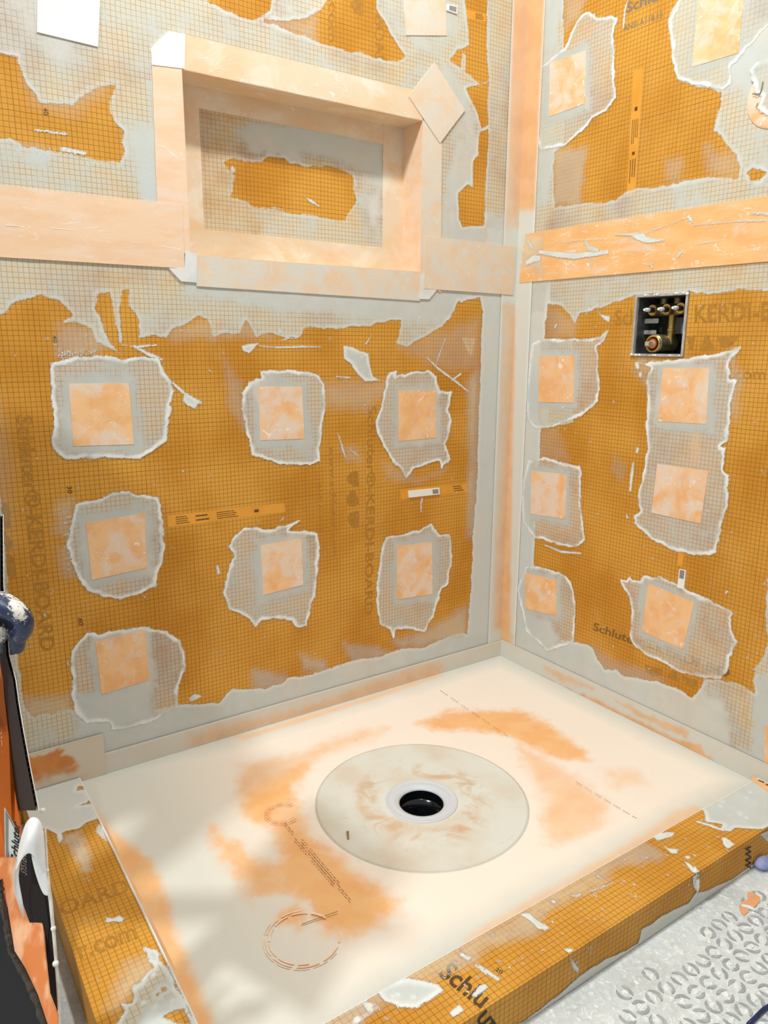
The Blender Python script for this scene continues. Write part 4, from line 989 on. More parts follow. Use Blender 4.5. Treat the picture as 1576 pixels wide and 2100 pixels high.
# ------------------------------------------------------------------ drain
t = NT('drain_collar_fleece'); p = pos(t)
rad = t.add('ShaderNodeVectorMath', {0: p, 1: (DX, DY, 0)}, operation='DISTANCE').outputs['Value']
rn = t.math('ADD', rad, t.math('MULTIPLY', t.math('SUBTRACT', t.noise(9, 4, .6, vec=p), .5), .07))
arc = t.math('MULTIPLY', t.math('MULTIPLY', t.ramp(rn, .085, .115), t.math('SUBTRACT', 1.0, t.ramp(rn, .125, .175))), t.ramp(t.noise(10, 3, .6, vec=p, dist=1.5), .42, .66))
c = t.mix(t.ramp(t.noise(8, 4, vec=p), .4, .7), C3(220, 219, 207), C3(216, 203, 184))
c = t.mix(t.math('MULTIPLY', arc, .75), c, C3(206, 164, 116))
c = t.mix(t.math('MULTIPLY', t.ramp(t.noise(40, 3, .6, vec=p, dist=2), .66, .74), .5), c, C3(206, 178, 142))
gr = t.add('ShaderNodeMapRange', {0: t.math('ABSOLUTE', t.math('SUBTRACT', rad, .2335)), 1: .001, 2: .003, 3: .35, 4: 0.0}).outputs[0]
c = t.mix(gr, c, C3(168, 164, 148))
t.set(c, .85, t.noise(160, 4, vec=p), .25, .0008, spec=.2)
M_COL = t.m
M_PVC = plain('drain_throat_plastic', C3(208, 212, 214), .35)
M_ABS = plain('black_pipe', C3(16, 18, 22), .18, spec=.6)
dr = empty('shower_drain', (DX, DY, -.09), 'round white drain collar with a black open hole in the middle of the pan', 'drain')
zc = -.0135
bm = bmesh.new(); add_lathe(bm, [(.237, DZ-.0035), (.2365, DZ+.0002), (.234, DZ+.0013), (.229, DZ+.0011), (.226, DZ+.0003), (.20, DZ-.0002), (.16, -.0124), (.12, -.0132), (.092, -.0136), (.080, -.0138)], (DX, DY, 0), seg=96)
bm_obj('bonding_collar', bm, M_COL, dr, True)
bm = bmesh.new(); add_lathe(bm, [(.0805, -.0145), (.0800, -.0115), (.0780, -.0102), (.0755, -.0112), (.0725, -.0125), (.066, -.0128), (.063, -.0118), (.060, -.0126), (.0540, -.0150), (.0500, -.0175), (.0492, -.0200), (.0492, -.030)], (DX, DY, 0), seg=72)
bm_obj('throat_ring', bm, M_PVC, dr, True)
bm = bmesh.new(); add_lathe(bm, [(.0489, -.0200), (.0488, -.0420), (.0480, -.0425), (.0405, -.0560), (.0400, -.0600), (.0400, -.078), (0, -.079)], (DX, DY, 0), seg=72)
bm_obj('drain_pipe', bm, M_ABS, dr, True, math.radians(40))
for a in (2.0, 4.1, 5.6):
    bm = bmesh.new(); add_tube(bm, [(DX+.0486*math.cos(a), DY+.0486*math.sin(a), -.021), (DX+.0486*math.cos(a), DY+.0486*math.sin(a), -.041)], .0009, 6)
    bm_obj('pipe_rib', bm, M_ABS, dr, True)
PD = Plane('F', DZ)
mk = decal('brown_fleck', PD, K((815, 540), (830, 538), (832, 582), (822, 585)), plain('brown_smudge', C3(150, 120, 86), .9), dr, .0012)

# ------------------------------------------------------------------ curbs
def curb(name, lo, hi, label):
    root = empty(name, ((lo[0]+hi[0])/2, (lo[1]+hi[1])/2, FLOORZ), label, 'curb')
    bm = bmesh.new(); add_box(bm, lo, hi, .0016); bm_obj('board_core', bm, MBO, root)
    return root
cf = curb('shower_curb', (XO, YO, FLOORZ+.0003), (-.0005, YI-.0003, CH), 'front orange grid-board curb splashed with thinset, running from the right wall')
cl = curb('shower_curb', (XO, YI+.0003, FLOORZ+.0003), (XI-.0003, -.006, CH), 'left orange grid-board curb beside the cardboard carton')
PC = Plane('F', CH)
f = Field(PC, XO+.001, -.001, YO+.001, YI-.0005, .003)
f.add(L((1200, 150), (1225, 165), (1245, 225), (1330, 240), (1320, 270), (1370, 280), (1400, 262), (1480, 262), (1550, 268), (1600, 240), (1900, 100), (1900, -60), (1400, -40)), .93, .004, .5)
f.streak(L((1190, 225), (1260, 245), (1340, 275)), .012, .8)
f.add(K((985, 1400), (1060, 1350), (1150, 1335), (1230, 1350), (1310, 1365), (1335, 1400), (1290, 1440), (1200, 1492), (1100, 1490), (1020, 1450)), .97, .004, .8)
f.add(L((950, 300), (1040, 280), (1075, 285), (1060, 305), (980, 330)), .85, .003, .5)
f.add(L((1005, 350), (1040, 370), (1092, 372), (1085, 400), (1050, 395)), .9, .002, .5)
f.add(L((1325, 310), (1350, 312), (1395, 350), (1360, 375), (1335, 350)), .95, .002, .7)
f.add(L((245, 725), (290, 720), (340, 760), (420, 805), (340, 808), (300, 770)), .8, .004, .7)
f.add(L((1125, 440), (1150, 450), (1195, 490), (1198, 505), (1170, 500), (1145, 470)), .95, .001, .8)
f.add(L((1130, 410), (1160, 412), (1155, 428), (1130, 425)), .95, .001)
f.add(L((470, 908), (520, 910), (530, 925), (500, 935)), .95, .001)
f.streak(L((610, 605), (680, 580), (740, 555)), .005, .9); f.streak(L((515, 620), (540, 628), (560, 620)), .008, .9)
f.streak(L((410, 655), (430, 660)), .010, .9); f.streak(L((15, 1000), (60, 1030), (125, 1080)), .010, .9); f.streak(L((0, 1150), (30, 1120), (60, 1110)), .016, .9)
f.streak(L((680, 695), (690, 705)), .006, .9); f.streak(K((1430, 1200), (1480, 1230)), .014, .9); f.streak(K((1380, 1530), (1440, 1490)), .020, .7); f.streak(K((1510, 1260), (1576, 1310)), .010, .9); f.streak(K((1500, 1430), (1570, 1370)), .014, .9)
f.add(K((640, 1576), (740, 1480), (900, 1440), (1000, 1480), (900, 1560), (800, 1640), (640, 1700)), .5, .008, .4)
for i in range(110):
    x = rg.uniform(700, 1540); y = 1920-(x-976)*.56+rg.uniform(5, 120); r = rg.uniform(.6, 2.2)
    f.streak([(x, y), (x+r*2, y+rg.uniform(-r, r)*2), (x+r*3, y+r)], rg.uniform(.002, .005), .9, .8)
f.haze(L((-60, 870), (0, 835), (600, 500), (900, 330), (1010, 400), (1000, 430), (760, 470), (700, 560), (400, 700), (300, 850), (80, 900), (-60, 960)), .35, .03)
f.haze(K((700, 1500), (1500, 1120), (1576, 1100), (1500, 1250), (1100, 1400), (800, 1640)), .35, .03)
ed = f.V > YI-.006
f.edge[-1, :] = .75; f.dens[-1, :] = .5; f.rim[-1, :] = .5
f.build('thinset_film', MF, cf)
PCO = Plane('C', YO)
f = Field(PCO, XO+.002, -.001, FLOORZ+.001, CH-.001, .003)
f.add([PCO.uv(*q) for q in L((-300, 1560), (270, 1290), (430, 1165), (560, 1050), (700, 960), (800, 918), (875, 875), (892, 800), (950, 770), (1000, 730), (1080, 690), (1150, 655), (1185, 605), (1250, 590), (1300, 565), (1380, 530), (1450, 480), (1576, 395), (1700, 330))] + [(0, FLOORZ-.01), (XO, FLOORZ-.01)], .96, .003, .3, px=False)
f.add(L((1165, 495), (1200, 492), (1200, 560), (1192, 608), (1172, 570), (1168, 530)), .95, .001, .8)
f.streak(L((510, 960), (530, 1000), (552, 1028)), .010, .7); f.streak(L((1295, 410), (1302, 440)), .004, .9)
f.add(L((1530, 290), (1640, 240), (1640, 330), (1570, 330)), .8, .003)
for i in range(50):
    x = rg.uniform(1050, 1560); y = 2050-(x-976)*.63+rg.uniform(0, 50); r = rg.uniform(.6, 1.6); f.streak([(x, y), (x+r, y+r*2)], .003, .9, .8)
f.build('thinset_film', MF, cf, h0=.0006)
bm = bmesh.new(); P_ = [PC.at(*PC.uv(*q), .0012) for q in L((1180, 470), (1196, 500))] + [PCO.at(*PCO.uv(*q), .0022) for q in L((1190, 530), (1192, 570), (1190, 600))]
add_tube(bm, P_, [.0025, .004, .004, .003, .0015], 8); bm_obj('thinset_drip', bm, M_RAW, cf, True)
f = Field(PC, XO+.001, XI-.0005, YI, -.008, .003)
f.add(J((120, -40), (600, -80), (640, 0), (560, 40), (500, 40), (500, 70), (560, 60), (590, 110), (560, 150), (500, 170), (600, 150), (640, 250), (560, 275), (500, 320), (400, 340), (405, 380), (385, 410), (365, 350), (300, 320), (120, 300)), .97, .004, .4)
f.add(J((930, 1085), (1000, 1100), (1060, 1190), (1190, 1450), (1400, 1700), (700, 1700), (790, 1500), (780, 1440), (850, 1440), (850, 1350), (900, 1320), (960, 1240), (1000, 1220)), .72, .008, .6)
f.thick(J((960, 1460), (1180, 1400), (1300, 1650), (1000, 1700), (850, 1640)), .96, .02)
f.cut(J((1060, 1530), (1150, 1485), (1190, 1480), (1230, 1576), (1150, 1576)), .004)
f.cut(J((1010, 1380), (1030, 1375), (1030, 1400), (1010, 1400)), .001); f.cut(J((1045, 1345), (1075, 1340), (1078, 1362), (1050, 1372)), .001)
f.add(J((685, 890), (735, 895), (770, 880), (805, 900), (790, 920), (740, 915), (690, 925)), .9, .003, .7)
f.add(J((640, 290), (665, 300), (700, 400), (680, 400), (620, 330)), .6, .004, .4)
f.haze(J((400, 350), (520, 340), (560, 450), (600, 600), (560, 590), (480, 480)), .4, .02)
f.haze(J((830, 1180), (1000, 1150), (1000, 1260), (860, 1380), (740, 1500), (700, 1480)), .35, .04)
for i in range(40):
    x = rg.uniform(130, 380); y = rg.uniform(1720, 2090); f.streak([(x, y), (x+1, y+2)], .0035, .9, .8)
f.rim[:, -1] = .8; f.edge[:, -1] = .9; f.dens[:, -1] = .9; f.edge[:, -2] = np.maximum(f.edge[:, -2], .5)
f.build('thinset_film', MF, cl)
text(PC, 'OARD', J((395, 880))[0], J((845, 715))[0], J((375, 790))[0], cl, M_INK)
text(PC, 'r.com', J((520, 1160))[0], J((890, 1025))[0], J((500, 1080))[0], cl, M_INK, bold=.012)
text(PC, 'Schluter\u00ae', K((1310, 1310))[0], K((1790, 1690))[0], K((1385, 1235))[0], cf, M_INKD, bold=.02, trim=lambda u, v: v > YO+.002 and v < YI)
text(PCO, 'UT', L((0, 1290))[0], L((60, 1370))[0], L((55, 1235))[0], cf, M_BLACK, h=.0016)
text(PCO, 'WW', L((1450, 352))[0], L((1450, 475))[0], L((1482, 352))[0], cf, M_BLACK, h=.0016, bold=.01)
text(PC, '20', L((105, 1025))[0], L((140, 1045))[0], L((115, 1008))[0], cf, M_BLACK, bold=.01, name='printed_number')
lb = sheet('printed_tape_end', PC, [lerp2((1545, 1594), (1545, 1594), 0), (1640, 1640), (1640, 1668), (1543, 1602)], .0022, MT[0], cf, res=.02)
lines('tape_print', PC, [((1556, 1602), (1568, 1607)), ((1571, 1610), (1584, 1617)), ((1568, 1597), (1580, 1603))], .004, M_BLACK, cf, .0030)

# ------------------------------------------------------------------ floor outside the curb
FW_X0, FW_Y0 = -3.4, -2.4
t = NT('thinset_floor'); p = pos(t)
n1 = t.noise(7, 5, .6, vec=p); n2 = t.noise(70, 5, .7, vec=p, dist=1.0); n3 = t.noise(240, 3, vec=p)
c = t.mix(t.ramp(n1, .35, .7), C3(224, 228, 226), C3(204, 207, 203)); c = t.mix(t.ramp(n2, .5, .62), c, C3(236, 238, 234))
sc_ = t.add('ShaderNodeMapRange', {0: t.math('ABSOLUTE', t.math('SUBTRACT', t.noise(42, 3, .7, vec=p, dist=3), .5)), 1: .0, 2: .012, 3: .55, 4: 0.0}).outputs[0]
c = t.mix(t.math('MULTIPLY', sc_, t.ramp(n1, .4, .6)), c, C3(150, 152, 150))
t.set(c, .8, t.math('ADD', t.math('MULTIPLY', n2, 3.0), n3), .7, .0018, spec=.25); M_FLOOR = t.m
bm = bmesh.new(); add_box(bm, (FW_X0, FW_Y0, FLOORZ-.06), (.0+BT, BT, FLOORZ-.05))
bm.free()
# floor slab with the drain shaft left open
floor = tag(ring_slab('floor', FW_X0, BT, FW_Y0, BT, FLOORZ-.06, FLOORZ, DX, DY, .10, M_FLOOR, None), kind='structure')
PFL = Plane('F', FLOORZ)
# studded uncoupling mat: rings of grey plastic showing through the scraped thinset
t = NT('grey_mat_ring'); p = pos(t)
c = t.mix(t.ramp(t.noise(60, 3, vec=p), .4, .6), C3(160, 163, 163), C3(176, 178, 178)); t.set(c, .5, spec=.4); M_RING = t.m
M_DRIED = plain('dried_thinset_white', C3(240, 241, 238), .9, ns=200, nb=1.0, var=C3(222, 224, 220))
def ringmesh(seed):
    r = random.Random(seed); bm = bmesh.new()
    a0 = r.uniform(0, 6.28); spans = [(a0, a0+r.uniform(2.3, 3.0)), (a0+3.2, a0+3.2+r.uniform(1.6, 2.6))]
    for s0, s1 in spans:
        n = 9; rows = []
        for i in range(n+1):
            a = s0+(s1-s0)*i/n; w = min(1, .35+3*min(i, n-i)/n)
            ro = .0138; ri = ro-.0062*w+r.uniform(-.0006, .0006)
            rows.append([bm.verts.new((q*math.cos(a), q*math.sin(a), hh)) for q, hh in ((ro, -.0003), (ro-.0004, .0010), (ri+.0004, .0009), (ri, -.0003))])
        for x, y in zip(rows, rows[1:]):
            for k in range(3): bm.faces.new((x[k], y[k], y[k+1], x[k+1]))
    bmesh.ops.recalc_face_normals(bm, faces=bm.faces)
    me = bpy.data.meshes.new('mat_ring'); bm.to_mesh(me); bm.free(); me.materials.append(M_RING); return me
RM = [ringmesh(i) for i in range(10)]
def crumbmesh(seed):
    r = random.Random(seed); bm = bmesh.new()
    o_ = [bm.verts.new((q*math.cos(a), q*math.sin(a), -.0003)) for a, q in [(i*.63, .0060*r.uniform(.55, 1.25)) for i in range(10)]]
    i_ = [bm.verts.new((v.co.x*.72, v.co.y*.72, .0016*r.uniform(.6, 1.3))) for v in o_]
    c_v = bm.verts.new((0, 0, .0012))
    for k in range(10):
        j = (k+1) % 10; bm.faces.new((o_[k], o_[j], i_[j], i_[k])); bm.faces.new((i_[k], i_[j], c_v))
    me = bpy.data.meshes.new('thinset_crumb'); bm.to_mesh(me); bm.free(); me.materials.append(M_DRIED); return me
CM = [crumbmesh(i) for i in range(8)]
r = random.Random(12); cnt = 0
for i in range(-26, 2):
    for j in range(0, 16):
        x = -.4357 + .0333*i + .0333*14; y = -1.0905 - .0319*(j-3)
        if x > -.02 or y > YO-.03: continue
        v = np.array([x, y, FLOORZ]) - CAM; dz_ = fw@v
        px_ = 788+FP*(rt@v)/dz_; py_ = 1050+FP*(dn@v)/dz_
        if not (900 < px_ < 1760 and 1700 < py_ < 2330): continue
        dist = YO - y
        pr_ = np.clip((dist-.030)/.035, 0, 1) * (0.6 if px_ < 1380 else 1)
        if r.random() > pr_ or cnt >= 290: continue
        if px_ < 1250 and r.random() < .35: continue
        o = bpy.data.objects.new('mat_ring', RM[r.randrange(10)]); COL.objects.link(o); o.location = (x+r.uniform(-.0006, .0006), y+r.uniform(-.0006, .0006), FLOORZ+.0003); o.rotation_euler[2] = r.uniform(0, 6.28); setparent(o, floor) if False else None
        o.parent = floor; o.location = Vector(o.location)-Vector(floor.location)
        o = bpy.data.objects.new('thinset_crumb', CM[r.randrange(8)]); COL.objects.link(o); o.location = Vector((x+r.uniform(-.002, .002), y+r.uniform(-.002, .002), FLOORZ+.0003)); o.rotation_euler[2] = r.uniform(0, 6.28)
        o.parent = floor; o.location = Vector(o.location)-Vector(floor.location)
        cnt += 1
# trowelled lumps left on the floor, joined
bm = bmesh.new()
for i in range(420):
    px_, py_ = r.uniform(1050, 1600), r.uniform(1780, 2110); u, v = PFL.uv(px_, py_)
    if v > YO-.02 or u > -.02: continue
    R_ = r.uniform(.002, .007); an = r.uniform(0, 3.14); e = r.uniform(.25, .8); hgt = r.uniform(.0005, .0016)
    o_ = []; 
    for k in range(7):
        a = k*.9; q = R_*r.uniform(.6, 1.2); xx, yy = q*math.cos(a), q*e*math.sin(a); o_.append(bm.verts.new((u+xx*math.cos(an)-yy*math.sin(an), v+xx*math.sin(an)+yy*math.cos(an), FLOORZ-.0002)))
    c_v = bm.verts.new((u, v, FLOORZ+hgt))
    for k in range(7): bm.faces.new((o_[k], o_[(k+1) % 7], c_v))
tag(bm_obj('thinset_crumbs', bm, M_DRIED, floor), kind='stuff')
# scrap of kraft membrane, cord, bag corner
M_SCRAP = plain('orange_scrap_fleece', C3(232, 170, 122), .9, ns=60, var=C3(226, 160, 110))
sc1 = plate('membrane_scrap', PFL, z(1376, 1780, 6.56, [(1040, 330), (1100, 340), (1200, 400), (1205, 460), (1110, 550), (1050, 560), (1050, 600), (985, 645), (940, 590), (925, 520), (950, 470), (1050, 430), (1030, 380)]), .0022, M_SCRAP); tag(sc1, 'torn orange membrane scrap lying on the thinset-covered floor', 'scrap')
u0, v0 = PFL.uv(*z(1376, 1780, 6.56, [(950, 520)])[0]); u1, v1 = PFL.uv(*z(1376, 1780, 6.56, [(1180, 600)])[0])
bm = bmesh.new(); add_tube(bm, [(u0, v0, FLOORZ+.003), ((u0+u1)/2, (v0+v1)/2+.001, FLOORZ+.004), (u1, v1, FLOORZ+.002)], [.003, .004, .002], 8); bm_obj('thinset_streak', bm, M_DRIED, sc1, True)
M_NAVY = plain('navy_rubber', C3(30, 44, 92), .45, ns=80, var=C3(22, 34, 76))
pts = [PFL.uv(*q) for q in z(1376, 1780, 6.56, [(1040, 2140), (1100, 2080), (1170, 2010), (1240, 1940), (1330, 1880), (1420, 1830)])]
bm = bmesh.new(); add_tube(bm, [(u, v, FLOORZ+.0045) for u, v in pts], .0032, 10); cd = bm_obj('cord', bm, M_NAVY, smooth=True); tag(cd, 'navy blue cord crossing the lower right corner of the floor', 'cord')
u, v = PFL.uv(1566, 1778)
bm = bmesh.new(); bmesh.ops.create_icosphere(bm, subdivisions=3, radius=.017)
for vv in bm.verts:
    k = 1+.35*float(vn(np.array(vv.co.x*1.0), np.array(vv.co.y+vv.co.z*.7), 90, 3, 2)); vv.co = Vector((vv.co.x*1.3*k+u, vv.co.y*k+v, max(-.010, vv.co.z*.6*k)+FLOORZ+.0104))
o = bm_obj('crumpled_rag', bm, plain('violet_grey_cloth', C3(160, 164, 204), .9, ns=50, var=C3(140, 146, 192)), smooth=True); tag(o, 'small crumpled violet-blue rag at the right edge below the curb', 'rag')

# ------------------------------------------------------------------ valve box
vb = empty('shower_valve', (.0, (VY0+VY1)/2, VZ0), 'open grey plastic valve box set in the right wall, holding brass cartridges', 'shower valve')
M_GREY = plain('grey_box_plastic', C3(168, 164, 156), .6, ns=60, var=C3(186, 182, 174))
M_DKBOX = plain('dark_box_inside', C3(58, 58, 56), .6, ns=40, var=C3(84, 84, 82))
t = NT('brass'); p = pos(t); t.set(t.mix(t.ramp(t.noise(60, 3, vec=p), .4, .6), C3(206, 176, 104), C3(176, 152, 92)), .28, t.noise(300, 2, vec=p), .1, .0004, metal=.9); M_BRASS = t.m
t = NT('dull_brass'); p = pos(t); t.set(t.mix(t.ramp(t.noise(40, 3, vec=p), .4, .6), C3(172, 160, 120), C3(140, 130, 100)), .42, metal=.8); M_BRASS2 = t.m
M_NYL = plain('white_nylon', C3(236, 236, 232), .5); M_RUB = plain('black_rubber', C3(34, 38, 40), .5); M_RED = plain('red_seal', C3(172, 62, 44), .5)
th = .006; gap = .0006; VD = .092
a0, a1, b0, b1 = VY0+gap, VY1-gap, VZ0+gap, VZ1-gap
bm = bmesh.new()
add_box(bm, (-.004, a0, b0), (VD, a0+th, b1), .0008); add_box(bm, (-.004, a1-th, b0), (VD, a1, b1), .0008)
add_box(bm, (-.004, a0+th, b0), (VD, a1-th, b0+th), .0008); add_box(bm, (-.004, a0+th, b1-th), (VD, a1-th, b1), .0008)
bm_obj('box_frame', bm, M_GREY, vb)
bm = bmesh.new(); t2 = .0012; q0, q1, w0, w1 = a0+th+.0002, a1-th-.0002, b0+th+.0002, b1-th-.0002
add_box(bm, (.004, q0, w0), (VD, q0+t2, w1)); add_box(bm, (.004, q1-t2, w0), (VD, q1, w1)); add_box(bm, (.004, q0+t2, w0), (VD, q1-t2, w0+t2)); add_box(bm, (.004, q0+t2, w1-t2), (VD, q1-t2, w1))
bm_obj('box_shade_sheet', bm, M_DKBOX, vb)  # added dark sheets: shade inside the grey box put into their colour
bm = bmesh.new(); add_box(bm, (VD+.0003, a0, b0), (VD+.004, a1, b1)); bm_obj('box_back', bm, M_DKBOX, vb)
bm = bmesh.new()
for (yy0, yy1, zz0, zz1) in ((a1-th-.001-.040, a1-th-.001, .54, .62), (a1-th-.001-.036, a1-th-.001, .36, .43)):
    add_box(bm, (.030, yy0, VZ0+(VZ1-VZ0)*zz0), (.034, yy1, VZ0+(VZ1-VZ0)*zz1), .002)
bm_obj('mounting_tab', bm, plain('tab_grey', C3(150, 150, 148), .5), vb)
bm = bmesh.new(); add_box(bm, (.080, (VY0+VY1)/2-.028, VZ0+.055), (.084, (VY0+VY1)/2+.030, VZ0+.095), .001); bm_obj('rear_plate', bm, plain('pale_plate', C3(150, 160, 166), .5), vb)
def P0(px, py, x):           # point on the plane x = const seen at a pixel
    q = Plane('R', x).uv(px, py); return Vector((x, q[0], q[1]))
AX = (-1, 0, 0)
for k, (px, py) in enumerate(((1338, 636), (1367, 634.5), (1396, 632))):
    c0 = P0(px, py, .022)
    bm = bmesh.new(); add_lathe(bm, [(.0085, .0), (.0125, .0), (.0135, -.002), (.0135, -.020), (.0150, -.022), (.0150, -.040), (0, -.040)], c0, AX, 28); add_lathe(bm, [(0, -.003), (.0085, -.003), (.0085, .0)], c0, AX, 28)
    ct = bm_obj('stop_cartridge', bm, M_BRASS, vb, True, math.radians(35))
    bm = bmesh.new(); add_lathe(bm, [(.0062, -.002), (.0062, .012), (.0055, .0125), (0, .0125)], c0, AX, 20); bm_obj('stem_sleeve', bm, M_RUB, ct, True, math.radians(35))
    bm = bmesh.new(); add_lathe(bm, [(.0048, .0127), (.0048, .022), (.0040, .023), (.0034, .026), (.0030, .030), (0, .0305)], c0, AX, 16); bm_obj('stem_tip', bm, M_NYL, ct, True, math.radians(35))
    bm = bmesh.new(); add_lathe(bm, [(.0115, 0), (.0115, .016), (.0100, .017), (0, .017)], c0+Vector((.046, 0, .015)), (0, 0, 1), 24); bm_obj('outlet_stub', bm, M_BRASS2, vb, True, math.radians(35))
pa, pb, pc_ = P0(1338, 640, .050), P0(1396, 636, .050), P0(1381, 640, .050)
bm = bmesh.new(); add_tube(bm, [pa+Vector((0, 0, 0)), pb], .0125, 20); bm_obj('manifold', bm, M_BRASS2, vb, True, math.radians(40))
bz = VZ0+.030
bm = bmesh.new(); add_lathe(bm, [(.0100, 0), (.0100, .030), (.0112, .031), (.0112, .036), (.0095, .037), (.0095, .07)], (.050, pc_.y, bz), (0, 0, 1), 24); bm_obj('riser_tube', bm, M_BRASS, vb, True, math.radians(35))
c0 = P0(1339, 705, .004); r0 = .0232
bm = bmesh.new(); add_lathe(bm, [(.0150, -.003), (.0165, .0), (.0205, .0), (.0215, -.002), (.0205, -.004), (.0225, -.006), (r0, -.009), (r0, -.060), (.0235, -.0625), (.0235, -.068), (.019, -.070), (0, -.070)], c0, AX, 40)
th_ = bm_obj('thermostatic_cartridge', bm, M_BRASS2, vb, True, math.radians(30))
bm = bmesh.new(); add_lathe(bm, [(.0165, .0005), (.0205, .0008), (.0215, -.0015)], c0, AX, 40); bm_obj('polished_rim', bm, M_BRASS, th_, True)
bm = bmesh.new(); add_lathe(bm, [(.0095, -.0005), (.0095, .0022), (.0125, .0022), (.0130, -.0005)], c0, AX, 32); bm_obj('red_ring', bm, M_RED, th_, True, math.radians(35))
bm = bmesh.new(); add_lathe(bm, [(0, .001), (.0095, .001)], c0, AX, 32); add_box(bm, c0+Vector((-.022, -.0056, -.0050)), c0+Vector((0, .0056, .0050)), .0008); add_lathe(bm, [(.0065, 0), (.0065, .010), (0, .0102)], c0, AX, 16); bm_obj('square_stem', bm, plain('pale_brass', C3(216, 206, 170), .35, .6), th_)
bm = bmesh.new(); add_lathe(bm, [(.006, 0), (.006, .010), (.004, .012), (0, .012)], c0+Vector((.066, -.006, .016)), (-1, -.6, .1), 14); bm_obj('service_screw', bm, M_BRASS, vb, True)
for k, (fy, fz) in enumerate(((0.10, .60), (.08, .42))):
    bm = bmesh.new(); add_lathe(bm, [(0, .003), (.004, .0025), (.0055, 0)], (.020, a0+th+.006, VZ0+(VZ1-VZ0)*fz), AX, 14); bm_obj('screw_head', bm, M_NYL, vb, True)
    bm = bmesh.new(); add_box(bm, (.0205, a0+th+.0002, VZ0+(VZ1-VZ0)*fz-.007), (.07, a0+th+.014, VZ0+(VZ1-VZ0)*fz+.007), .001); bm_obj('screw_boss', bm, M_GREY, vb)
bm = bmesh.new(); r = random.Random(4)
for i in range(26):
    e_ = r.random(); y = a0+(a1-a0)*r.random()
    q = (-.004, y, b0+.003) if i % 2 else (-.004, y, b1-.002)
    if i % 7 == 0: q = (-.004, a1-.002, b0+.004)
    if i % 7 == 3: q = (-.004, a0+.003, b1-.004)
    m = Matrix.Translation(Vector(q)) @ Matrix.Diagonal((.5, 1.6, 1, 1)); bmesh.ops.create_icosphere(bm, subdivisions=1, radius=r.uniform(.0016, .0038), matrix=m)
tag(bm_obj('thinset_crust', bm, M_RAW, vb, True), kind='stuff')

# ------------------------------------------------------------------ carton at the left edge
def Wp(px, py, d):
    v = ray(px, py); return Vector(CAM + v*(d/FP))
CARD = plain('card_liner_white', C3(232, 226, 214), .8, ns=60, var=C3(214, 204, 188))
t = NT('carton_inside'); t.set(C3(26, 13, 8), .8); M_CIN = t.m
t = NT('carton_orange_print'); p = pos(t); c = t.mix(t.ramp(t.noise(9, 3, vec=p), .4, .7), C3(204, 102, 22), C3(186, 84, 14)); c = t.mix(t.math('MULTIPLY', t.ramp(t.noise(40, 5, .7, vec=p, dist=1.5), .68, .74), .6), c, C3(226, 190, 160)); t.set(c, .45, spec=.4); M_CPR = t.m
M_FLUTE = plain('card_flute_dark', C3(46, 34, 26), .9)
ct = empty('carton', Wp(30, 2000, 1.0), 'upright orange printed cardboard carton gripped at the left frame edge', 'carton')
def slabq(name, q, n, th_, mat, parent, sub=1):
    """q: four or more world points; thick slab towards n"""
    bm = bmesh.new(); n = Vector(n).normalized()*th_
    a = [bm.verts.new(Vector(p)) for p in q]; b = [bm.verts.new(Vector(p)+n) for p in q]
    bm.faces.new(a[::-1]); bm.faces.new(b)
    for i in range(len(q)): j = (i+1) % len(q); bm.faces.new((a[i], a[j], b[j], b[i]))
    return bm_obj(name, bm, mat, parent)
rtv, upv, fwv = Vector(rt), -Vector(dn), Vector(fw)
# edge profile in pixels with depth; the side panel runs back-left from it
edge = [(1, 1055, .86), (2, 1200, .85), (14, 1345, .84), (27, 1395, .835), (33, 1440, .83), (43, 1500, .825), (56, 1570, .82), (74, 1662, .81)]
far = [(-30, 1055, 1.06), (-22, 1200, 1.05), (-8, 1345, 1.04), (0, 1395, 1.03), (6, 1440, 1.02), (14, 1500, 1.01), (22, 1570, 1.0), (34, 1662, .99)]
Eo = [Wp(x, y, d) for x, y, d in edge]; Fo = [Wp(x, y, d) for x, y, d in far]
def strip_mesh(name, A_, B_, off, mat, parent):
    bm = bmesh.new(); off = Vector(off)
    a = [bm.verts.new(p) for p in A_]; b = [bm.verts.new(p) for p in B_]; c = [bm.verts.new(p+off) for p in A_]; d = [bm.verts.new(p+off) for p in B_]
    for i in range(len(A_)-1):
        bm.faces.new((a[i], a[i+1], b[i+1], b[i])); bm.faces.new((c[i], d[i], d[i+1], c[i+1])); bm.faces.new((a[i], c[i], c[i+1], a[i+1])); bm.faces.new((b[i], b[i+1], d[i+1], d[i]))
    bm.faces.new((a[0], b[0], d[0], c[0])); bm.faces.new((a[-1], c[-1], d[-1], b[-1]))
    return bm_obj(name, bm, mat, parent)
strip_mesh('side_panel', Eo, Fo, rtv*-.0006, M_CIN, ct)
strip_mesh('outer_liner', [p+rtv*.0028 for p in Eo], [p+rtv*.0028 for p in Fo], rtv*.0008, CARD, ct)
# corrugation between the liners
bm = bmesh.new(); path = []
for i in range(len(Eo)-1):
    L_ = (Eo[i+1]-Eo[i]).length; n = max(2, int(L_/.0030))
    for k in range(n): path.append(Eo[i].lerp(Eo[i+1], k/n))
pv = None
for i, q in enumerate(path):
    x = .0002 if i % 2 else .0026
    p1 = q+rtv*x+fwv*.0004; p2 = p1+(Fo[3]-Eo[3]).normalized()*.03
    if p2 is not None:
        c1, c2 = bm.verts.new(p1), bm.verts.new(p2)
        if pv: bm.faces.new((pv[0], c1, c2, pv[1]))
        pv = (c1, c2)
bm_obj('corrugation', bm, plain('kraft_flute', C3(150, 118, 86), .9), ct)
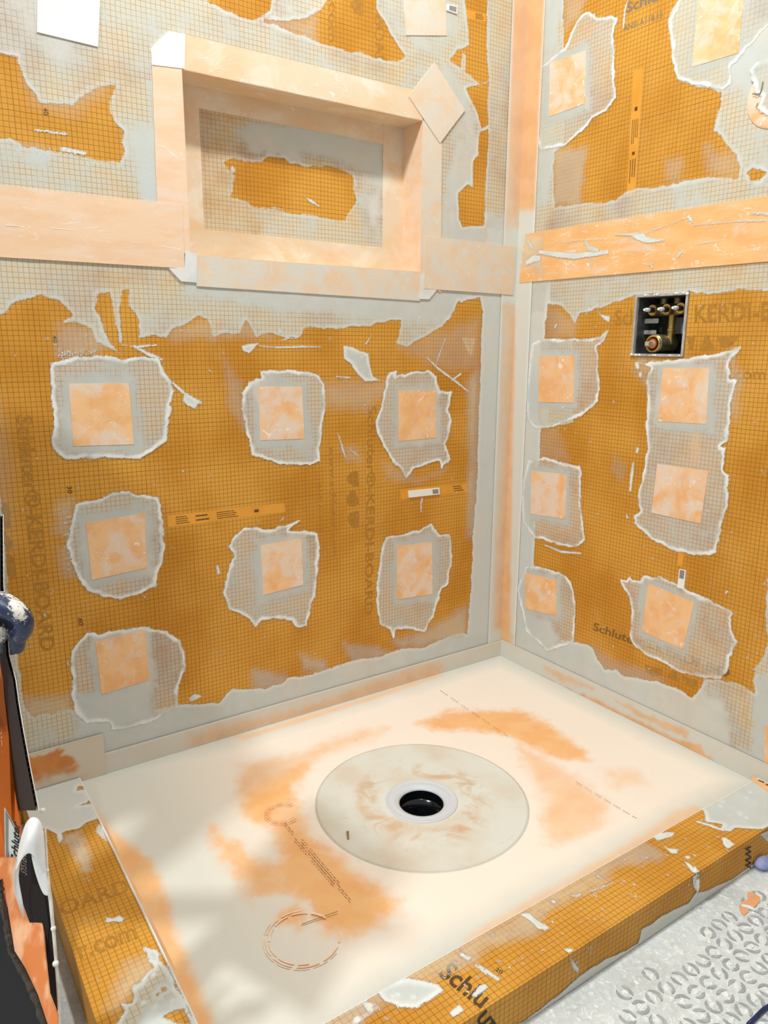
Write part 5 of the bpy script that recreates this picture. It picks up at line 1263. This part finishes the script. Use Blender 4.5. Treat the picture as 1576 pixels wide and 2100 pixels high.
# front printed panel (the piece facing the camera) and its lower flap
FPn = [Wp(-60, 1330, .97), Wp(2, 1340, .97), Wp(9, 1430, .965), Wp(18, 1510, .96), (Wp(30, 1620, .95)), Wp(40, 1680, .94), Wp(46, 1760, .93), Wp(30, 1860, .915), Wp(-70, 1860, .93)]
slabq('front_panel', FPn, fwv, .003, M_CPR, ct)
low_o = [(46, 1760), (62, 1800), (88, 1900), (93, 1965), (101, 2040), (118, 2085), (118, 2130), (108, 2130), (78, 2040), (52, 1985), (30, 1950), (22, 1900), (14, 1850), (8, 1810), (-40, 1800), (-40, 1760)]
t = NT('flap_print_lit'); p = pos(t, (18, 18, 3)); c = t.mix(t.ramp(t.noise(3.0, 3, vec=p), .42, .66), C3(226, 132, 70), C3(244, 186, 142)); t.set(c, .4, spec=.5)  # print made paler and streaked: light and gloss on the flap painted in
fl_ = slabq('lower_flap', [Wp(x, y, .90-(y-1760)*.00012) for x, y in low_o], fwv, .003, t.m, ct)
# torn dark edge of the flap
bm = bmesh.new(); te = [(2, 1806), (8, 1850), (16, 1900), (24, 1952), (46, 1990), (72, 2044), (100, 2130)]
tr = random.Random(8); pts_ = []
for i in range(len(te)-1):
    for k in range(7):
        q = lerp2(te[i], te[i+1], k/7); pts_.append(Wp(q[0]-2.5+tr.uniform(-1.6, 1.6), q[1], .90-(q[1]-1760)*.00012-.0005))
add_tube(bm, pts_, [tr.uniform(.0022, .0042) for _ in pts_], 6)
bm_obj('torn_edge', bm, plain('torn_kraft', C3(70, 62, 52), .9), fl_)
# dark near wall of the carton below the grip
dk = [(88, 1720), (95, 1790), (103, 1850), (110, 1930), (114, 2000), (119, 2070), (119, 2130), (108, 2130), (103, 2050), (94, 1960), (84, 1900), (60, 1800), (40, 1720)]
slabq('inner_wall', [Wp(x, y, .885) for x, y in dk], fwv, .003, M_CIN, ct)
wl = [(92, 1700), (97, 1790), (105, 1850), (112, 1930), (117, 2000), (121, 2070), (121, 2130), (119, 2130), (118.5, 2070), (114, 2000), (108, 1930), (100, 1850), (92, 1790), (86, 1710)]
slabq('liner_edge', [Wp(x, y, .883) for x, y in wl], fwv, .004, CARD, ct)
for q_ in ((109.5, 1904, .0045), (114, 1976, .0055), (97, 1785, .0035), (88, 1662, .0045)):
    bm = bmesh.new(); bmesh.ops.create_icosphere(bm, subdivisions=2, radius=q_[2]*.7, matrix=Matrix.Translation(Wp(q_[0], q_[1], .884))); bm_obj('thinset_blob', bm, M_RAW, ct, True)
slabq('lower_panel', [Wp(x, y, .928) for x, y in [(-90, 1850), (10, 1850), (26, 1950), (50, 1985), (84, 2050), (104, 2090), (112, 2130), (112, 2480), (-90, 2480)]], fwv, .003, plain('carton_grey', C3(34, 34, 34), .7), ct)
# curled white inner liner / sticker that peels off
def curl(name, rows, mat, parent, thick=.0006):
    bm = bmesh.new(); R = [[bm.verts.new(Wp(x, y, d)) for x, y, d in row] for row in rows]
    for a, b in zip(R, R[1:]):
        for i in range(len(a)-1): bm.faces.new((a[i], a[i+1], b[i+1], b[i]))
    o = bm_obj(name, bm, mat, parent, True); s = o.modifiers.new('s', 'SOLIDIFY'); s.thickness = thick; u = o.modifiers.new('u', 'SUBSURF'); u.levels = 2; u.render_levels = 2
    return o
M_WL = plain('white_coated_liner', C3(238, 236, 232), .45, ns=20, var=C3(228, 226, 220))
curl('peeled_liner', [[(41, 1722, .875), (52, 1682, .872), (68, 1671, .868), (84, 1680, .868), (90, 1700, .872)],
                      [(36, 1745, .873), (48, 1715, .862), (64, 1700, .856), (80, 1706, .860), (92, 1730, .870)],
                      [(32, 1765, .872), (44, 1742, .858), (58, 1726, .852), (76, 1735, .858), (94, 1765, .870)],
                      [(31, 1795, .870), (34, 1778, .862), (60, 1738, .856), (80, 1775, .860), (96, 1805, .870)]], M_WL, ct)
curl('peeled_liner', [[(61, 1737, .860), (70, 1742, .862), (92, 1745, .868)], [(66, 1770, .862), (80, 1775, .864), (95, 1778, .868)], [(76, 1805, .864), (86, 1808, .866), (97, 1810, .868)], [(88, 1835, .866), (94, 1838, .867), (101, 1840, .868)]], M_WL, ct)
curl('peeled_liner', [[(38, 1745, .866), (29, 1780, .868), (27, 1815, .870), (33, 1845, .872), (50, 1888, .874)], [(33, 1765, .868), (31, 1790, .870), (31, 1815, .872), (38, 1845, .874), (51, 1886, .876)], [(40, 1760, .870), (38, 1790, .872), (40, 1815, .874), (46, 1840, .876), (52, 1885, .878)]], M_WL, ct)
slabq('inner_wall', [Wp(x, y, .884) for x, y in [(54, 1730), (64, 1735), (92, 1835), (101, 1900), (94, 1960), (88, 1935), (60, 1890), (44, 1845), (38, 1800), (42, 1760)]], fwv, .003, M_CIN, ct)
# grey label with lettering on the front panel
def dq(name, px, d, mat, parent, off=-.0009):
    return slabq(name, [Wp(x, y, d) for x, y in px], fwv, .0006, mat, parent)
lab_b = dq('label_border', [(9, 1655), (42, 1716), (42, 1760), (30, 1818), (22, 1805), (12, 1795), (10, 1740)], .9060, CARD, ct)
dq('label_face', [(10.5, 1662), (41, 1718), (41, 1758), (29, 1814), (23, 1801), (13.5, 1790), (11.5, 1740)], .9052, plain('label_grey', C3(128, 134, 130), .5), ct)
dq('label_panel', [(18, 1678), (40, 1718), (40, 1752), (29, 1778), (22, 1772), (17.5, 1740)], .9044, plain('label_light', C3(214, 214, 206), .5), ct)
def text_free(s, o, ex, ey, parent, mat, name='printed_lettering', bold=.02):
    """text with world-space base vector ex (full length) and ey (cap height)"""
    cu = bpy.data.curves.new('t', 'FONT'); cu.body = s; cu.size = 1; cu.offset = bold; cu.resolution_u = 3
    ob = bpy.data.objects.new('t', cu); COL.objects.link(ob); bpy.context.view_layer.update()
    me = bpy.data.meshes.new_from_object(ob.evaluated_get(bpy.context.evaluated_depsgraph_get())); bpy.data.objects.remove(ob)
    c_ = np.array([v.co for v in me.vertices]); x0, x1 = c_[:, 0].min(), c_[:, 0].max(); cap = c_[:, 1].max()
    V = [o + ex*((v[0]-x0)/(x1-x0)) + ey*(v[1]/cap) for v in c_]; F = [tuple(p.vertices) for p in me.polygons]; bpy.data.meshes.remove(me)
    return mesh(name, V, F, mat, parent)
o_ = Wp(37, 1771, .9038); text_free('Schluter', o_, Wp(40, 1690, .9038)-o_, Wp(22, 1760, .9038)-o_, ct, M_BLACK, bold=.03)
o_ = Wp(55, 1796, .8832); text_free('SYSTEMS', o_, Wp(54, 1750, .8832)-o_, Wp(42, 1786, .8832)-o_, ct, plain('label_grey_text', C3(120, 118, 110), .5))
o_ = Wp(8, 1652, .9395); text_free('EINSATZ FUR', o_, Wp(4, 1500, .9580)-o_, Wp(0, 1652, .9395)-o_, ct, plain('pale_print', C3(226, 186, 150), .6), bold=.0)

# ------------------------------------------------------------------ person (gloved hand and trousers at the frame edge)
pe = empty('person', Wp(-60, 1400, .9), 'person in dark trousers and dusty navy rubber glove gripping the carton', 'person')
t = NT('navy_glove'); p = pos(t)
n = t.noise(90, 6, .7, vec=p, dist=1.8); n2_ = t.noise(420, 4, .7, vec=p)
upz = t.add('ShaderNodeSeparateXYZ', {0: t.add('ShaderNodeNewGeometry').outputs['Normal']}).outputs[2]
k = t.math('MULTIPLY', t.ramp(t.math('ADD', n, t.math('MULTIPLY', n2_, .25)), .60, .68), 1.0)
dust_at = t.attr('dust')
kk = t.ramp(t.math('ADD', dust_at, t.math('MULTIPLY', t.math('SUBTRACT', t.math('ADD', n, t.math('MULTIPLY', n2_, .5)), .75), 2.6)), .40, .78)
c = t.mix(kk, C3(30, 44, 76), C3(222, 216, 204))
t.set(c, .42, t.math('ADD', t.math('MULTIPLY', kk, .8), t.math('MULTIPLY', n2_, .4)), .5, .0012, spec=.5); M_GLOVE = t.m
def skin(name, chains, mat, parent, levels=2, dustf=None):
    """one continuous body grown with a skin modifier from connected chains of (point, radius)"""
    verts = []; edges = []; rad = []; index = {}
    for ch in chains:
        prev = None
        for (p_, r_) in ch:
            key = tuple(round(x, 5) for x in p_)
            if key not in index: index[key] = len(verts); verts.append(p_); rad.append(r_)
            i = index[key]
            if prev is not None: edges.append((prev, i))
            prev = i
    me = bpy.data.meshes.new(name); me.from_pydata(verts, edges, []); me.update()
    o = bpy.data.objects.new(name, me); COL.objects.link(o)
    m = o.modifiers.new('skin', 'SKIN'); m.use_smooth_shade = True
    for i, v in enumerate(me.skin_vertices[0].data): v.radius = (rad[i], rad[i]); v.use_root = (i == 0)
    s = o.modifiers.new('sub', 'SUBSURF'); s.levels = levels; s.render_levels = levels
    bpy.context.view_layer.update()
    dg = bpy.context.evaluated_depsgraph_get(); me2 = bpy.data.meshes.new_from_object(o.evaluated_get(dg)); bpy.data.objects.remove(o)
    c = np.array([v.co for v in me2.vertices])
    ctr = (c.min(0)+c.max(0))/2
    if dustf: at = me2.attributes.new('dust', 'FLOAT', 'POINT'); at.data.foreach_set('value', np.array([dustf(q) for q in c], np.float32))
    for v in me2.vertices: v.co -= Vector(ctr)
    me2.shade_smooth(); me2.name = name; me2.materials.clear(); me2.materials.append(mat)
    o = bpy.data.objects.new(name, me2); COL.objects.link(o); o.location = ctr; setparent(o, parent)
    return o
palm = Wp(-78, 1262, .86); wrist = Wp(-190, 1330, .90)
mcp = [Wp(-8, 1236, .815), Wp(-22, 1250, .84), Wp(-34, 1262, .862), Wp(-44, 1272, .884)]
def fing(m, pts, rs): return [(tuple(palm), .022), (tuple(m), rs[0])] + [(tuple(Wp(*q)), r_) for q, r_ in zip(pts, rs[1:])]
chains = [[(tuple(palm), .022), (tuple(wrist), .026), (tuple(Wp(-420, 1500, .98)), .036)],
          fing(mcp[0], [(22, 1247, .805), (50, 1266, .805), (50, 1290, .812), (34, 1312, .822)], [.0165, .0138, .0118, .0112, .0092]),
          fing(mcp[1], [(14, 1268, .836), (34, 1296, .838), (37, 1322, .844), (34, 1340, .848)], [.0125, .0112, .0104, .0094, .0074]),
          fing(mcp[2], [(2, 1270, .856), (26, 1298, .860), (28, 1322, .868), (22, 1338, .876)], [.0112, .0100, .0092, .0084, .0068]),
          fing(mcp[3], [(-14, 1284, .882), (8, 1308, .886), (10, 1326, .892), (6, 1338, .898)], [.0104, .0092, .0084, .0078, .0062]),
          [(tuple(palm), .022), (tuple(Wp(-52, 1300, .835)), .015), (tuple(Wp(-26, 1306, .815)), .0125), (tuple(Wp(-4, 1303, .806)), .0110), (tuple(Wp(8, 1302, .802)), .0085)]]
def dust(q):
    v = np.array(q)-CAM; d = fw@v; x = 788+FP*(rt@v)/d; y = 1050+FP*(dn@v)/d
    k = math.exp(-(((x-38)/20)**2+((y-1246-(x-38)*.5)/26)**2))*1.0 + .8*math.exp(-(((x-4)/16)**2+((y-1300)/18)**2)) + .6*math.exp(-(((x-6)/18)**2+((y-1218)/6)**2))
    return min(1.0, k+.1)
skin('gloved_hand', chains, M_GLOVE, pe, 3, dust)
M_JEAN = plain('navy_trousers', C3(16, 18, 30), .9, ns=300, nb=.5, var=C3(22, 26, 42))
hip = (tuple(Wp(-350, 1440, 1.20)), .115)
skin('clothed_body', [[hip, (tuple(Wp(-300, 1560, 1.16)), .085), (tuple(Wp(-170, 1800, 1.16)), .085), (tuple(Wp(-70, 2000, 1.18)), .080), (tuple(Wp(-45, 2150, 1.22)), .072), (-1.60, -.42, FLOORZ+.035), (-1.50, -.50, FLOORZ+.03)] if False else
                      [hip, (tuple(Wp(-300, 1560, 1.16)), .085), (tuple(Wp(-120, 1800, 1.13)), .080), (tuple(Wp(-30, 1975, 1.08)), .066), (tuple(Wp(-18, 2085, 1.075)), .060), ((Wp(-18, 2085, 1.075)[0]-.02, Wp(-18, 2085, 1.075)[1]-.02, FLOORZ+.045), .045), ((Wp(-18, 2085, 1.075)[0]-.08, Wp(-18, 2085, 1.075)[1]-.15, FLOORZ+.036), .036)],
                      [hip, (tuple(Wp(-560, 1620, 1.22)), .085), (tuple(Wp(-560, 1900, 1.30)), .075), (tuple(Wp(-540, 2080, 1.36)), .055)],
                      [hip, (tuple(Wp(-420, 1150, 1.18)), .135), (tuple(Wp(-450, 880, 1.16)), .150), (tuple(Wp(-450, 700, 1.13)), .055), (tuple(Wp(-440, 640, 1.11)), .050)],
                      [(tuple(Wp(-450, 880, 1.16)), .150), (tuple(Wp(-420, 860, 1.00)), .070), (tuple(Wp(-440, 1180, .95)), .050), (tuple(Wp(-420, 1500, .98)), .040)]], M_JEAN, pe, 2)
hd = Wp(-430, 545, 1.09)
bm = bmesh.new(); bmesh.ops.create_uvsphere(bm, u_segments=32, v_segments=24, radius=1.0)
for v in bm.verts:
    x, y, z_ = v.co; nose = .16*math.exp(-((x-1)**2*6+y*y*22+(z_+.12)**2*16)); br_ = -.05*math.exp(-(((abs(y)-.38)/.16)**2+((z_-.12)/.12)**2))*(x > .4)
    v.co = Vector(((x*(1+nose+br_))*.092, y*.074*(1-.22*max(0, -z_)), z_*.116)) + hd
bm_obj('head', bm, plain('skin', C3(214, 166, 138), .6), pe, True)
bm = bmesh.new(); bmesh.ops.create_uvsphere(bm, u_segments=32, v_segments=24, radius=1.0)
for v in bm.verts:
    x, y, z_ = v.co
    k = 1.0 if (z_ > .35 or (x < .1 and z_ > -.35)) else .9
    v.co = Vector((x*.097*k-.004, y*.079*k, z_*.121*k+.002)) + hd
bm_obj('hair', bm, plain('dark_hair', C3(52, 38, 30), .8), pe, True)

# look-alikes share a group
for o in list(COL.objects):
    if o.parent or 'category' not in o: continue
    k = o.name.split('.')[0]; side = 'left' if (o.location.y > -.03) else 'right'
    g = {'membrane_patch': 'membrane patches on the %s wall' % side, 'seam_band': 'seam bands across the walls', 'base_band': 'base bands at the foot of the walls',
         'shower_curb': 'orange curbs around the pan', 'barcode_sticker': 'barcode stickers on the boards', 'recessed_downlight': 'recessed ceiling downlights'}.get(k)
    if g: o['group'] = g
